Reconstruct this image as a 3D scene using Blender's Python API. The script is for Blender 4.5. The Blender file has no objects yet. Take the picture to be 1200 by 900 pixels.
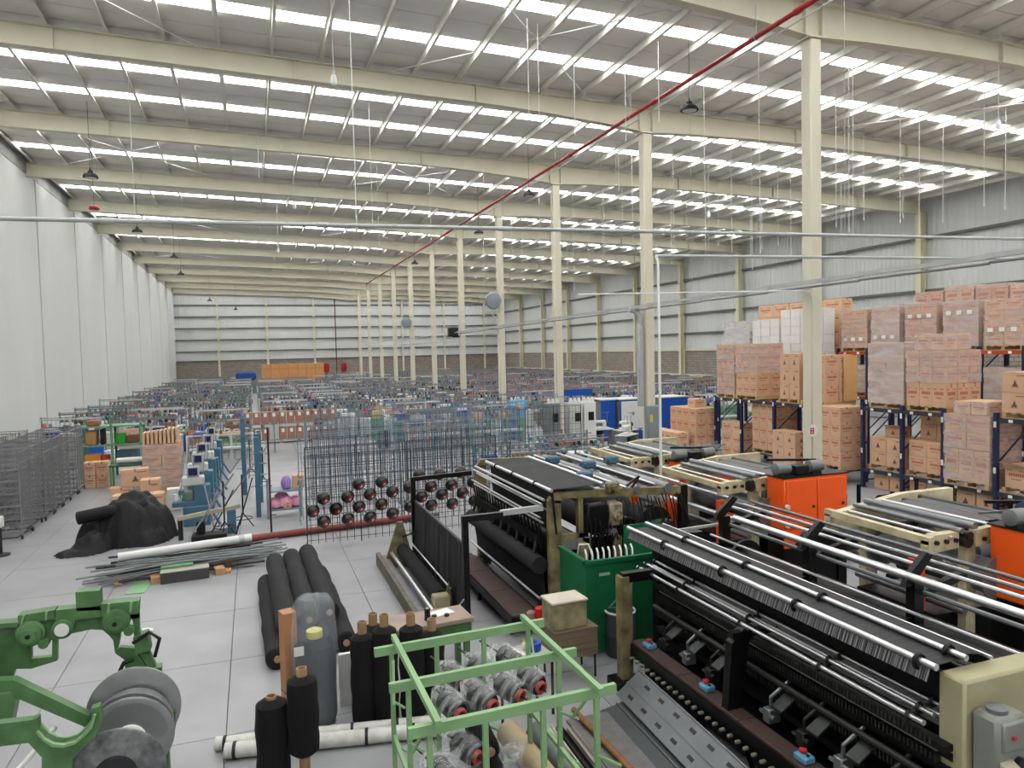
import bpy, bmesh, math, random
from math import pi, sin, cos, radians
from mathutils import Vector, Matrix, Euler
rnd = random.Random(7)
SC = bpy.context.scene
COL = SC.collection
# ---------------- camera, world, exposure ----------------
cd = bpy.data.cameras.new('camera'); cam = bpy.data.objects.new('camera', cd); COL.objects.link(cam)
cd.sensor_width = 36.0; cd.lens = 36.0*850/1200; cd.clip_end = 400; cd.clip_start = 0.05
EYE = Vector((0, 0, 4.2))
_f = 850.0
_y = Vector((-305, 32, -_f)).normalized(); _x = Vector((2370, 96, -_f)); _x = (_x-_y*_x.dot(_y)).normalized(); _z = _x.cross(_y)
cam.matrix_world = Matrix.Translation(EYE) @ Matrix((_x, _y, _z)).to_4x4()
SC.camera = cam
w = bpy.data.worlds.new('daylight'); SC.world = w; w.use_nodes = True
w.node_tree.nodes['Background'].inputs[0].default_value = (0.86, 0.93, 1, 1)
w.node_tree.nodes['Background'].inputs[1].default_value = 1.0
SKYLIGHT = 13.0            # radiance of the translucent roof sheets
SC.view_settings.view_transform = 'Standard'; SC.view_settings.look = 'None'
SC.view_settings.exposure = 0.0; SC.view_settings.gamma = 1.0; SC.view_settings.use_curve_mapping = False
SC.cycles.use_denoising = True
SC.cycles.max_bounces = 8; SC.cycles.diffuse_bounces = 5; SC.cycles.transparent_max_bounces = 16
SC.cycles.sample_clamp_indirect = 6.0

# ---------------- helpers ----------------
_mats = {}
def lin(c):
    return tuple(((v/12.92) if v <= .04045 else ((v+.055)/1.055)**2.4) for v in c)
def mat(name, col, rough=.6, metal=0., var=.12, scale=3., bump=0., bscale=40., emit=0., spec=.4, col2=None, stretch=None, alpha=1.):
    """col is sRGB 0..1; var = noise variation of the colour; col2 = colour of worn/dirty spots"""
    if name in _mats: return _mats[name]
    m = bpy.data.materials.new(name); m.use_nodes = True; nt = m.node_tree; N = nt.nodes; L = nt.links
    b = N['Principled BSDF']; c = lin(col)
    b.inputs['Roughness'].default_value = rough; b.inputs['Metallic'].default_value = metal
    b.inputs['Specular IOR Level'].default_value = spec
    b.inputs['Base Color'].default_value = (*c, 1)
    tc = N.new('ShaderNodeTexCoord'); src = tc.outputs['Object']
    if stretch:
        mp = N.new('ShaderNodeMapping'); mp.inputs['Scale'].default_value = stretch; L.new(src, mp.inputs['Vector']); src = mp.outputs['Vector']
    if var > 0:
        n = N.new('ShaderNodeTexNoise'); n.inputs['Scale'].default_value = scale; n.inputs['Detail'].default_value = 5
        L.new(src, n.inputs['Vector'])
        r = N.new('ShaderNodeValToRGB'); r.color_ramp.elements[0].position = .3; r.color_ramp.elements[1].position = .7
        c2 = lin(col2) if col2 else tuple(v*(1-var) for v in c)
        r.color_ramp.elements[0].color = (*c2, 1)
        r.color_ramp.elements[1].color = (*(min(1, v*(1+var*.6)) for v in c), 1)
        L.new(n.outputs['Fac'], r.inputs['Fac']); L.new(r.outputs['Color'], b.inputs['Base Color'])
    if bump > 0:
        n2 = N.new('ShaderNodeTexNoise'); n2.inputs['Scale'].default_value = bscale; n2.inputs['Detail'].default_value = 3
        L.new(src, n2.inputs['Vector'])
        bp = N.new('ShaderNodeBump'); bp.inputs['Strength'].default_value = bump; bp.inputs['Distance'].default_value = .02
        L.new(n2.outputs['Fac'], bp.inputs['Height']); L.new(bp.outputs['Normal'], b.inputs['Normal'])
    if emit > 0:
        b.inputs['Emission Color'].default_value = (*c, 1); b.inputs['Emission Strength'].default_value = emit
    if alpha < 1: b.inputs['Alpha'].default_value = alpha
    _mats[name] = m
    return m

def film_mat(name, col, lo, hi, ns=2.6):
    m = mat(name, col, .14, var=0, spec=.8, bump=.8, bscale=6, stretch=(.6, .6, 3)); nt = m.node_tree; N = nt.nodes; L = nt.links
    tc = N.new('ShaderNodeTexCoord'); mp = N.new('ShaderNodeMapping'); mp.inputs['Scale'].default_value = (.5, .5, 1.6); mp.inputs['Rotation'].default_value = (.25, .2, 0)
    no = N.new('ShaderNodeTexNoise'); no.inputs['Scale'].default_value = ns; no.inputs['Detail'].default_value = 6; no.inputs['Distortion'].default_value = .6
    L.new(tc.outputs['Object'], mp.inputs['Vector']); L.new(mp.outputs['Vector'], no.inputs['Vector'])
    r = N.new('ShaderNodeMapRange'); r.inputs['From Min'].default_value = .42; r.inputs['From Max'].default_value = .68; r.inputs['To Min'].default_value = lo; r.inputs['To Max'].default_value = hi
    L.new(no.outputs['Fac'], r.inputs['Value']); L.new(r.outputs['Result'], N['Principled BSDF'].inputs['Alpha']); return m

def frame_to(p0, p1, up=(0, 0, 1)):
    a = Vector(p0); d = Vector(p1)-a; l = d.length; z = d/l
    u = Vector(up)
    if abs(z.dot(u)) > .995: u = Vector((0, 1, 0))
    x = u.cross(z).normalized(); y = z.cross(x)
    return Matrix(((x.x, y.x, z.x, a.x), (x.y, y.y, z.y, a.y), (x.z, y.z, z.z, a.z), (0, 0, 0, 1))), l

class MB:
    def __init__(s): s.v = []; s.f = []; s.mi = []; s.cur = 0
    def use(s, i): s.cur = i; return s
    def add(s, vs, fs, M=None):
        o = len(s.v)
        s.v += [tuple(M @ Vector(p)) for p in vs] if M is not None else [tuple(p) for p in vs]
        s.f += [tuple(i+o for i in q) for q in fs]; s.mi += [s.cur]*len(fs)
        return s
    def box(s, x0, x1, y0, y1, z0, z1, M=None):
        return s.add([(x0,y0,z0),(x1,y0,z0),(x1,y1,z0),(x0,y1,z0),(x0,y0,z1),(x1,y0,z1),(x1,y1,z1),(x0,y1,z1)],
            [(0,3,2,1),(4,5,6,7),(0,1,5,4),(1,2,6,5),(2,3,7,6),(3,0,4,7)], M)
    def cbox(s, x0, x1, y0, y1, z0, z1, b=.01, M=None):
        """box with chamfered edges (24 verts)"""
        X = (x0, x1); Y = (y0, y1); Z = (z0, z1); vs = []; idx = {}
        for i in (0, 1):
            for j in (0, 1):
                for k in (0, 1):
                    sx, sy, sz = (1, -1)[i], (1, -1)[j], (1, -1)[k]
                    for a, p in enumerate(((X[i], Y[j]+sy*b, Z[k]+sz*b), (X[i]+sx*b, Y[j], Z[k]+sz*b), (X[i]+sx*b, Y[j]+sy*b, Z[k]))):
                        idx[i, j, k, a] = len(vs); vs.append(p)
        fs = []
        def q(a, ks):
            fs.append([idx[k+(a,)] for k in ks])
        q(0, [(0,0,0),(0,0,1),(0,1,1),(0,1,0)]); q(0, [(1,0,0),(1,1,0),(1,1,1),(1,0,1)])
        q(1, [(0,0,0),(1,0,0),(1,0,1),(0,0,1)]); q(1, [(0,1,0),(0,1,1),(1,1,1),(1,1,0)])
        q(2, [(0,0,0),(0,1,0),(1,1,0),(1,0,0)]); q(2, [(0,0,1),(1,0,1),(1,1,1),(0,1,1)])
        for j in (0, 1):
            for k in (0, 1):
                fs.append([idx[0,j,k,1], idx[1,j,k,1], idx[1,j,k,2], idx[0,j,k,2]])
                fs.append([idx[j,0,k,0], idx[j,1,k,0], idx[j,1,k,2], idx[j,0,k,2]])
                fs.append([idx[j,k,0,0], idx[j,k,1,0], idx[j,k,1,1], idx[j,k,0,1]])
        for i in (0, 1):
            for j in (0, 1):
                for k in (0, 1): fs.append([idx[i,j,k,0], idx[i,j,k,1], idx[i,j,k,2]])
        return s.add(vs, fs, M)
    def bar(s, p0, p1, w, h=None, up=(0, 0, 1)):
        M, l = frame_to(p0, p1, up); h = h or w
        return s.box(-w/2, w/2, -h/2, h/2, 0, l, M)
    def cyl(s, p0, p1, r, n=12, r2=None, caps=True):
        M, l = frame_to(p0, p1); r2 = r if r2 is None else r2
        vs = [(r*cos(2*pi*i/n), r*sin(2*pi*i/n), 0) for i in range(n)]+[(r2*cos(2*pi*i/n), r2*sin(2*pi*i/n), l) for i in range(n)]
        fs = [(i, (i+1) % n, n+(i+1) % n, n+i) for i in range(n)]
        if caps: fs += [tuple(range(n-1, -1, -1)), tuple(range(n, 2*n))]
        return s.add(vs, fs, M)
    def lathe(s, prof, n=20, M=None):
        """prof: (radius, height) points from bottom to top; closed with caps"""
        vs = []; fs = []
        for r, z in prof: vs += [(r*cos(2*pi*i/n), r*sin(2*pi*i/n), z) for i in range(n)]
        for k in range(len(prof)-1):
            fs += [(k*n+i, k*n+(i+1) % n, (k+1)*n+(i+1) % n, (k+1)*n+i) for i in range(n)]
        fs += [tuple(range(n-1, -1, -1)), tuple(range((len(prof)-1)*n, len(prof)*n))]
        return s.add(vs, fs, M)
    def lathe_on(s, p0, p1, prof, n=20):
        M, l = frame_to(p0, p1); return s.lathe([(r, t*l) for r, t in prof], n, M)
    def tube(s, pts, r, n=6):
        pts = [Vector(p) for p in pts]; rings = []; o = len(s.v); fs = []; pu = None
        for i, p in enumerate(pts):
            d = (pts[min(i+1, len(pts)-1)]-pts[max(i-1, 0)]).normalized()
            u = pu if pu is not None else (Vector((0, 0, 1)) if abs(d.z) < .9 else Vector((1, 0, 0)))
            a = d.cross(u)
            if a.length < 1e-4: a = d.cross(Vector((1, .3, .2)))
            a.normalize(); u = a.cross(d); pu = u
            rings += [p+a*(r*cos(2*pi*k/n))+u*(r*sin(2*pi*k/n)) for k in range(n)]
        for i in range(len(pts)-1):
            fs += [(i*n+k, (i+1)*n+k, (i+1)*n+(k+1) % n, i*n+(k+1) % n) for k in range(n)]
        fs += [tuple(range(n)), tuple(range((len(pts)-1)*n+n-1, (len(pts)-1)*n-1, -1))]
        return s.add(rings, fs)
    def prism(s, poly, a, b, axis='y', M=None):
        """polygon (2d) extruded from a to b along an axis; 2d coordinates are the two other axes in order"""
        n = len(poly)
        def P(u, v, t): return {'x': (t, u, v), 'y': (u, t, v), 'z': (u, v, t)}[axis]
        vs = [P(u, v, a) for u, v in poly]+[P(u, v, b) for u, v in poly]
        fs = [(i, (i+1) % n, n+(i+1) % n, n+i) for i in range(n)]+[tuple(range(n-1, -1, -1)), tuple(range(n, 2*n))]
        return s.add(vs, fs, M)
    def torus(s, c, R_, r, axis=(0, 0, 1), n=20, k=6):
        M, _ = frame_to(c, Vector(c)+Vector(axis)); vs = []; fs = []
        for i in range(n):
            for j in range(k):
                q = R_+r*cos(2*pi*j/k); vs.append((q*cos(2*pi*i/n), q*sin(2*pi*i/n), r*sin(2*pi*j/k)))
        for i in range(n):
            for j in range(k): fs.append((i*k+j, ((i+1) % n)*k+j, ((i+1) % n)*k+(j+1) % k, i*k+(j+1) % k))
        return s.add(vs, fs, M)
    def mesh(s, name, mats, smooth=True):
        me = bpy.data.meshes.new(name); me.from_pydata(s.v, [], s.f)
        for m in (mats if isinstance(mats, (list, tuple)) else [mats]): me.materials.append(m)
        if any(s.mi): me.polygons.foreach_set('material_index', s.mi)
        bm = bmesh.new(); bm.from_mesh(me); bmesh.ops.recalc_face_normals(bm, faces=bm.faces); bm.to_mesh(me); bm.free()
        if smooth: me.shade_smooth(); me.set_sharp_from_angle(angle=radians(38))
        return me
    def obj(s, name, mats, parent=None, smooth=True):
        return link(name, s.mesh(name, mats, smooth), parent)

def link(name, data, parent=None, loc=None, rot=None):
    o = bpy.data.objects.new(name, data); COL.objects.link(o)
    if parent: o.parent = parent
    if loc: o.location = loc
    if rot: o.rotation_euler = rot
    return o
def tag(o, label=None, cat=None, group=None, kind=None):
    if label: o['label'] = label
    if cat: o['category'] = cat
    if group: o['group'] = group
    if kind: o['kind'] = kind
    return o
def thing(name, label, cat, loc=(0, 0, 0), rz=0., group=None):
    o = bpy.data.objects.new(name, None); COL.objects.link(o); o.location = loc; o.rotation_euler = (0, 0, rz); o.empty_display_size = .2
    return tag(o, label, cat, group, 'thing')
def struct(name):
    o = bpy.data.objects.new(name, None); COL.objects.link(o); o['kind'] = 'structure'; return o
_kids = {}
def dup(src, loc, rz=0., label=None, group=None, scale=None):
    """a copy of a thing with its parts and sub-parts"""
    def go(o, par):
        c = o.copy(); COL.objects.link(c)
        if par: c.parent = par
        for ch in kids(o): go(ch, c)
        return c
    c = go(src, None); c.location = loc; c.rotation_euler = (0, 0, rz)
    if scale: c.scale = scale
    if label: c['label'] = label
    if group: c['group'] = group
    return c
def kids(o):
    if o.name not in _kids: _kids[o.name] = list(o.children)
    return _kids[o.name]

def solo(mb, name, m, label, cat, group=None, loc=None, rz=0., smooth=True):
    o = mb.obj(name, m, None, smooth)
    if loc: o.location = loc
    o.rotation_euler = (0, 0, rz)
    return tag(o, label, cat, group, 'thing')
# ---------------- materials ----------------
M_conc = mat('concrete_floor', (.575, .575, .585), .40, var=.15, scale=.8, bump=.05, bscale=60, spec=.35)
for _n in list(M_conc.node_tree.nodes):
    if _n.type == 'TEX_NOISE': M_conc.node_tree.links.new((M_conc.node_tree.nodes.get('Geometry') or M_conc.node_tree.nodes.new('ShaderNodeNewGeometry')).outputs['Position'], _n.inputs['Vector'])
M_cream = mat('cream_steel_paint', (.80, .78, .70), .5, var=.05, scale=1.5)
M_galv = mat('galvanised_steel', (.70, .71, .71), .45, .35, var=.08)
M_white = mat('white_metal', (.84, .84, .83), .5, var=.04)
M_redpipe = mat('red_pipe_paint', (.60, .10, .13), .45, var=.1)
M_black = mat('black_plastic', (.045, .045, .048), .5, var=.1)
M_dsteel = mat('dark_steel', (.16, .155, .15), .5, .3, var=.2)
M_chrome = mat('polished_steel', (.78, .79, .80), .22, 1., var=.08, scale=8)
M_greyroll = mat('grey_steel', (.50, .51, .52), .4, .6, var=.12)
# ---------------- building ----------------
XL, XR, Y0, YB = -9.2, 35.2, -17.3, 102.0
BAY = 7.93; YC = 14.45; XC = 13.1
def ztop(x): return 12.90-.03*(x+2)          # top of rafters
def zroof(x): return ztop(x)+.24
rows = [YC+BAY*k for k in range(-4, 12)]
# floor: concrete slabs with saw-cut joints; the nearer ones singly
floor = struct('floor')
SL = 2.13; gx0 = -.43-5*SL; gy0 = 8.52-13*SL
me = MB().cbox(.0045, SL-.0045, .0045, SL-.0045, -.2, 0, .004).mesh('slab', M_conc, False)
far = MB(); nn = 0
for i in range(-1, 22):
    for j in range(0, 58):
        x, y = gx0+i*SL, gy0+j*SL
        if y > YB or x > XR: continue
        if nn < 298 and 4 < y+SL and y < 41 and -9.5 < x < 9:
            link('slab', me, floor, (x, y, 0)); nn += 1
        else: far.box(x+.006, x+SL-.006, y+.006, y+SL-.006, -.2, 0)
tag(far.obj('slab', M_conc, floor, False), kind='stuff')
MB().box(XL-.5, XR+.5, Y0-.5, YB+.5, -.4, -.012).obj('slab_bed', mat('joint_filler', (.36, .36, .36), .9), floor, False)

# left wall: tall ribbed light panels between recessed joints
def ribbed(name, col, scale, strength, axis='y', col2=None):
    m = mat(name, col, .55, var=.05, scale=.35, stretch=(1, 1, .25))
    nt = m.node_tree; tc = nt.nodes.new('ShaderNodeTexCoord'); sx = nt.nodes.new('ShaderNodeSeparateXYZ'); nt.links.new(tc.outputs['Object'], sx.inputs[0])
    mm = nt.nodes.new('ShaderNodeMath'); mm.operation = 'MULTIPLY'; mm.inputs[1].default_value = 2*pi/scale
    nt.links.new(sx.outputs['XYZ'.index(axis.upper())], mm.inputs[0])
    s = nt.nodes.new('ShaderNodeMath'); s.operation = 'SINE'; nt.links.new(mm.outputs[0], s.inputs[0])
    b = nt.nodes.new('ShaderNodeBump'); b.inputs['Strength'].default_value = strength; b.inputs['Distance'].default_value = .02
    nt.links.new(s.outputs[0], b.inputs['Height']); nt.links.new(b.outputs['Normal'], nt.nodes['Principled BSDF'].inputs['Normal'])
    return m
wl = struct('wall_left')
jy = [39.6+BAY*k for k in range(-8, 9)]
jy = [Y0]+[y for y in jy if Y0+1 < y < YB-1]+[YB]
M_panel = ribbed('white_ribbed_panel', (.82, .825, .81), .2, .25)
for a, b in zip(jy, jy[1:]):
    MB().box(XL-.12, XL, a+.085, b-.085, 0, 12.62).obj('panel', M_panel, wl, False)
MB().box(XL-.35, XL-.16, Y0, YB, 0, 13.33).obj('backing', mat('joint_dark_grey', (.22, .22, .20), .8), wl, False)  # dark grey backing that shows through the panel joints
MB().box(XL-.15, XL+.02, Y0, YB, 12.62, 13.33).obj('top_channel', mat('channel_grey', (.62, .62, .60), .5), wl, False)

def brick_mat(name, horiz):
    if name in _mats: return _mats[name]
    m = mat(name, (.58, .54, .51), .9, var=0)
    nt = m.node_tree; N = nt.nodes; L = nt.links
    tc = N.new('ShaderNodeTexCoord'); sx = N.new('ShaderNodeSeparateXYZ'); cb = N.new('ShaderNodeCombineXYZ')
    L.new(tc.outputs['Object'], sx.inputs[0]); L.new(sx.outputs[horiz], cb.inputs[0]); L.new(sx.outputs['Z'], cb.inputs[1])
    bt = N.new('ShaderNodeTexBrick'); bt.inputs['Scale'].default_value = 1.0
    bt.inputs['Brick Width'].default_value = .40; bt.inputs['Row Height'].default_value = .205; bt.inputs['Mortar Size'].default_value = .018
    bt.inputs['Color1'].default_value = (*lin((.60, .55, .51)), 1); bt.inputs['Color2'].default_value = (*lin((.52, .49, .46)), 1); bt.inputs['Mortar'].default_value = (*lin((.40, .38, .36)), 1)
    L.new(cb.outputs[0], bt.inputs['Vector']); L.new(bt.outputs['Color'], N['Principled BSDF'].inputs['Base Color'])
    bp = N.new('ShaderNodeBump'); bp.inputs['Strength'].default_value = .5; bp.invert = True
    L.new(bt.outputs['Fac'], bp.inputs['Height']); L.new(bp.outputs['Normal'], N['Principled BSDF'].inputs['Normal'])
    return m
M_sheetX = ribbed('grey_corrugated_sheet_x', (.80, .805, .80), .32, .5, 'x')
M_sheetY = ribbed('grey_corrugated_sheet_y', (.78, .785, .78), .32, .6, 'y')
M_girt = mat('grey_girt', (.38, .39, .39), .6)
# back wall
wb = struct('wall_back')
MB().box(XL, XR, YB, YB+.3, 0, 3.7).obj('block_plinth', brick_mat('concrete_block_x', 'X'), wb, False)
px = [XL+6.05*k+5.2 for k in range(-1, 7)]
px = [XL]+[x for x in px if XL+1 < x < XR-1]+[XR]
for a, b in zip(px, px[1:]):
    MB().box(a, b, YB+.12, YB+.2, 3.7, zroof((a+b)/2)).obj('sheet', M_sheetX, wb, False)
    for z in (3.76, 5.0, 6.5, 8.0, 9.5, 11.0):
        MB().box(a+.1, b-.1, YB-.1, YB+.12, z-.06, z+.06).obj('girt', M_girt, wb, False)
    if a > XL: MB().box(a-.13, a+.13, YB-.14, YB+.1, 0, zroof(a)).obj('post', M_cream, wb, False)
# right wall
wr = struct('wall_right')
rb = [Y0]+rows+[YB]
rb = sorted(set(y for y in rb if Y0 <= y <= YB))
for a, b in zip(rb, rb[1:]):
    if b-a < .5: continue
    MB().box(XR, XR+.3, a, b, 0, 3.85).obj('block_plinth', brick_mat('concrete_block_y', 'Y'), wr, False)
    MB().box(XR+.12, XR+.2, a, b, 3.85, 12.02).obj('sheet', M_sheetY, wr, False)
    for z in (1.75, 3.9): MB().box(XR-.06, XR+.1, a+.15, b-.15, z-.09, z+.09).obj('tie_beam', M_cream, wr, False)
    for z in (5.3, 6.95, 9.85): MB().box(XR-.1, XR+.12, a+.15, b-.15, z-.07, z+.07).obj('girt', M_girt, wr, False)
for y in rows:
    m = MB(); m.box(XR-.42, XR-.38, y-.17, y+.17, 0, 11.2); m.box(XR-.05, XR-.0, y-.17, y+.17, 0, 11.2); m.box(XR-.4, XR-.03, y-.06, y+.06, 0, 11.2)
    m.box(XR-.45, XR, y-.2, y+.2, 11.2, 11.24)
    m.obj('post', mat('pale_green_steel', (.80, .79, .67), .5, var=.05), wr, False)
# wall behind the camera
wf = struct('wall_front')
MB().box(XL, XR, Y0-.3, Y0, 0, 14).obj('sheet', M_sheetX, wf, False)
# roof: rafters, purlins, sheets and translucent strips
ce = struct('ceiling')
M_roof = mat('roof_sheet_grey', (.86, .85, .83), .6, var=.06, scale=.8)
M_sky = mat('translucent_sheet', (.985, .99, .985), .5, var=0, emit=SKYLIGHT)
def rafter_mesh():
    xs = [XL, -2, 7, 9, 11.5, 12.9, 13.3, 14.7, 17.5, 20, 28, XR]
    dep = [.62, .58, .56, .60, .72, .84, .84, .74, .62, .56, .56, .66]
    m = MB(); top = [(x, ztop(x)) for x in xs]; bot = [(x, ztop(x)-d) for x, d in zip(xs, dep)]
    m.prism(top+bot[::-1], -.012, .012, 'y')
    for i in range(len(xs)-1):
        for p, q, dz in ((top[i], top[i+1], -.02), (bot[i], bot[i+1], 0)):
            m.prism([(p[0], p[1]+dz), (q[0], q[1]+dz), (q[0], q[1]+dz+.02), (p[0], p[1]+dz+.02)], -.14, .14, 'y')
    for x in (-4.6, 1.5, 7, 12.85, 13.35, 19.5, 25, 30.5):
        d = .6
        for i in range(len(xs)-1):
            if xs[i] <= x <= xs[i+1]: d = dep[i]+(dep[i+1]-dep[i])*(x-xs[i])/(xs[i+1]-xs[i])
        m.box(x-.012, x+.012, -.13, .13, ztop(x)-d, ztop(x))
    return m.mesh('rafter', M_cream, False)
rm = rafter_mesh()
for y in rows: link('rafter', rm, ce, (0, y, 0))
M_purlin = mat('grey_purlin', (.84, .83, .80), .5, var=.05)
pm = MB()
pm.box(-.004, .004, 0, BAY, 0, .20); pm.box(-.004, .075, 0, BAY, 0, .008); pm.box(-.075, .004, 0, BAY, .192, .20); pm.box(.067, .075, 0, BAY, 0, .03)
pm = pm.mesh('purlin', M_purlin, False)
pmt = MB(); npur = 0
for k, y in enumerate(rows[:-1]):
    for i in range(32):
        x = XL+.25+1.398*i
        if x > XR-.1: continue
        if -1 <= k-3 <= 6 and npur < 299:
            link('purlin', pm, ce, (x, y, ztop(x)+.02)); npur += 1
        else: pmt.add([tuple(Vector(v.co)+Vector((x, y, ztop(x)+.02))) for v in pm.vertices], [tuple(p.vertices) for p in pm.polygons])
tag(pmt.obj('purlin', M_purlin, ce, False), kind='stuff')
def strip(name, y0, y1, m, dz=0., a=XL-.3, b=XR+.3):
    return MB().add([(a, y0, zroof(a)+dz), (b, y0, zroof(b)+dz), (b, y1, zroof(b)+dz), (a, y1, zroof(a)+dz), (a, y0, zroof(a)+dz+.05), (b, y0, zroof(b)+dz+.05), (b, y1, zroof(b)+dz+.05), (a, y1, zroof(a)+dz+.05)],
        [(0,3,2,1),(4,5,6,7),(0,1,5,4),(1,2,6,5),(2,3,7,6),(3,0,4,7)]).obj(name, m, ce, False)
for y in rows:
    cuts = [(0, 1.0, 0), (1.0, 1.95, 0), (1.95, 2.65, 0), (2.65, 3.2, 1), (3.2, 4.3, 0), (4.3, 5.4, 0), (5.4, 5.98, 1), (5.98, 7.0, 0), (7.0, BAY, 0)]
    for a, b, s in cuts:
        if y+a > YB: continue
        if s:
            strip('skylight_sheet', y+a+.012, y+b-.012, M_sky, 0, XL+.25, XR-1.9); strip('roof_sheet', y+a+.012, y+b-.012, M_roof, 0, XL-.3, XL+.24); strip('roof_sheet', y+a+.012, y+b-.012, M_roof, 0, XR-1.89, XR+.3)
        else: strip('roof_sheet', y+a+.012, y+b-.012, M_roof)
strip('roof_sheet', Y0-.3, rows[0], M_roof)
MB().add([(XL-.4, Y0-.4, zroof(XL)+.35), (XR+.4, Y0-.4, zroof(XR)+.1), (XR+.4, YB+.4, zroof(XR)+.1), (XL-.4, YB+.4, zroof(XL)+.35)], [(0, 1, 2, 3)]).obj('roof_deck', mat('roof_seam', (.25, .25, .25), .9), ce, False)
# steel bracing rods under the roof
for k in range(1, 10):
    for x0 in (-8, 4, 20):
        y = rows[k+2] if k+2 < len(rows)-1 else None
        if y is None or (k+x0) % 2: continue
        m = MB(); z0, z1 = ztop(x0)-.08, ztop(x0+7)-.08
        m.cyl((x0, y+.15, z0), (x0+7, y+BAY-.15, z1), .010, 6); m.cyl((x0, y+BAY-.15, z0), (x0+7, y+.15, z1), .010, 6)
        m.obj('brace_rod', M_white, ce)

# columns
M_col = mat('column_cream_paint', (.81, .79, .71), .45, var=.05, scale=1.2, stretch=(1, 1, .2))
words_ = ['first', 'second', 'third', 'fourth', 'fifth', 'sixth', 'seventh', 'eighth', 'ninth', 'tenth', 'eleventh']
cm = MB().cbox(-.17, .17, -.17, .17, .02, 11.56, .03).mesh('shaft', M_col)
bm_ = MB().box(-.26, .26, -.26, .26, 0, .03).mesh('base_plate', M_col, False)
cp = MB().box(-.24, .24, -.22, .22, 11.56, 11.598).mesh('cap_plate', M_col, False)
for k in range(0, 11):
    y = YC+BAY*k
    t = thing('steel_column', f'cream square steel column, {words_[k]} of the middle row counted from the viewer', 'column', (XC, y, 0), 0, 'middle row of roof columns')
    link('shaft', cm, t); link('base_plate', bm_, t); link('cap_plate', cp, t)
# ---------------- overhead services ----------------
t = thing('sprinkler_pipe', 'long red sprinkler pipe under the roof beside the middle columns', 'pipe', (11.45, -8, 11.42))
MB().cyl((0, 0, 0), (0, 84, 0), .055, 12).obj('pipe_run', M_redpipe, t)
me = MB().cyl((0, -.09, 0), (0, .09, 0), .075, 12).mesh('coupling', M_redpipe); mh = MB().cyl((0, 0, .05), (0, 0, .75), .008, 6).torus((0, 0, 0), .066, .008, (0, 1, 0), 14, 5).mesh('hanger', M_galv)
for k in range(14):
    link('coupling', me, t, (0, 3+6*k, 0)); link('hanger', mh, t, (0, 4.4+6*k, 0))
m = MB().cyl((11.62, -8, 11.30), (11.62, 60, 11.30), .018, 6)
solo(m, 'cable_conduit', M_white, 'thin white conduit running just beneath the red sprinkler pipe', 'conduit')

t = thing('electrical_conduit', 'grey metal conduit crossing the whole hall in front of the first columns', 'conduit', (0, 12, 6.25))
MB().tube([(-9.1, 0, -.13), (24.5, 0, .37)], .034, 10).obj('tube', M_galv, t)
me = MB().cyl((-.09, 0, 0), (.09, 0, 0), .043, 10).mesh('coupling', M_galv)
for k in range(11): link('coupling', me, t, (-8+3.05*k, 0, -.115+3.05*k*.0149))
m = MB().tube([(6.61, 11.0, 5.77), (15.71, 11.0, 5.9), (20.5, 11, 6.1)], .026, 8)
solo(m, 'electrical_conduit', M_galv, 'thinner grey conduit starting in front of the second column and running right', 'conduit')
m = MB().tube([(6.6, 14.15, 5.36), (12.5, 14.15, 5.47), (12.75, 14.15, 5.44), (12.84, 14.15, 5.34), (12.86, 14.15, 5.1)], .018, 6)
solo(m, 'electrical_conduit', M_white, 'thin white conduit bent down like a hook on the nearest column', 'conduit')
t = thing('bus_duct', 'grey metal bus duct slung along the middle row of columns', 'duct', (12.62, 3.5, 5.72))
for i in range(14):
    y0, y1 = 3*i, 3*i+2.97; z = -.006*y0
    MB().box(-.055, .055, y0, y1, z-.045, z+.045).obj('duct_section', M_galv, t, False)
    MB().box(-.062, .062, y1-.05, y1+.08, z-.052, z+.052).obj('joint_cover', M_galv, t, False)
    MB().cyl((.0, y0, z-.12), (0, y1+.03, z-.12), .026, 8).obj('cable_pipe', M_greyroll, t)
    if i % 2: MB().cyl((0, y0+.4, z+.05), (0, y0+.4, 6.35), .006, 5).obj('hanger_rod', M_galv, t)
t = thing('cable_pipe_run', 'pair of thin grey pipes spanning the far columns at mid height', 'pipe', (12.55, 45.5, 5.45))
MB().cyl((0, 0, 0), (0, 40, -.1), .03, 8).obj('upper_pipe', M_galv, t); MB().cyl((0, 0, -.55), (0, 40, -.45), .03, 8).obj('lower_pipe', M_galv, t)

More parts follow.
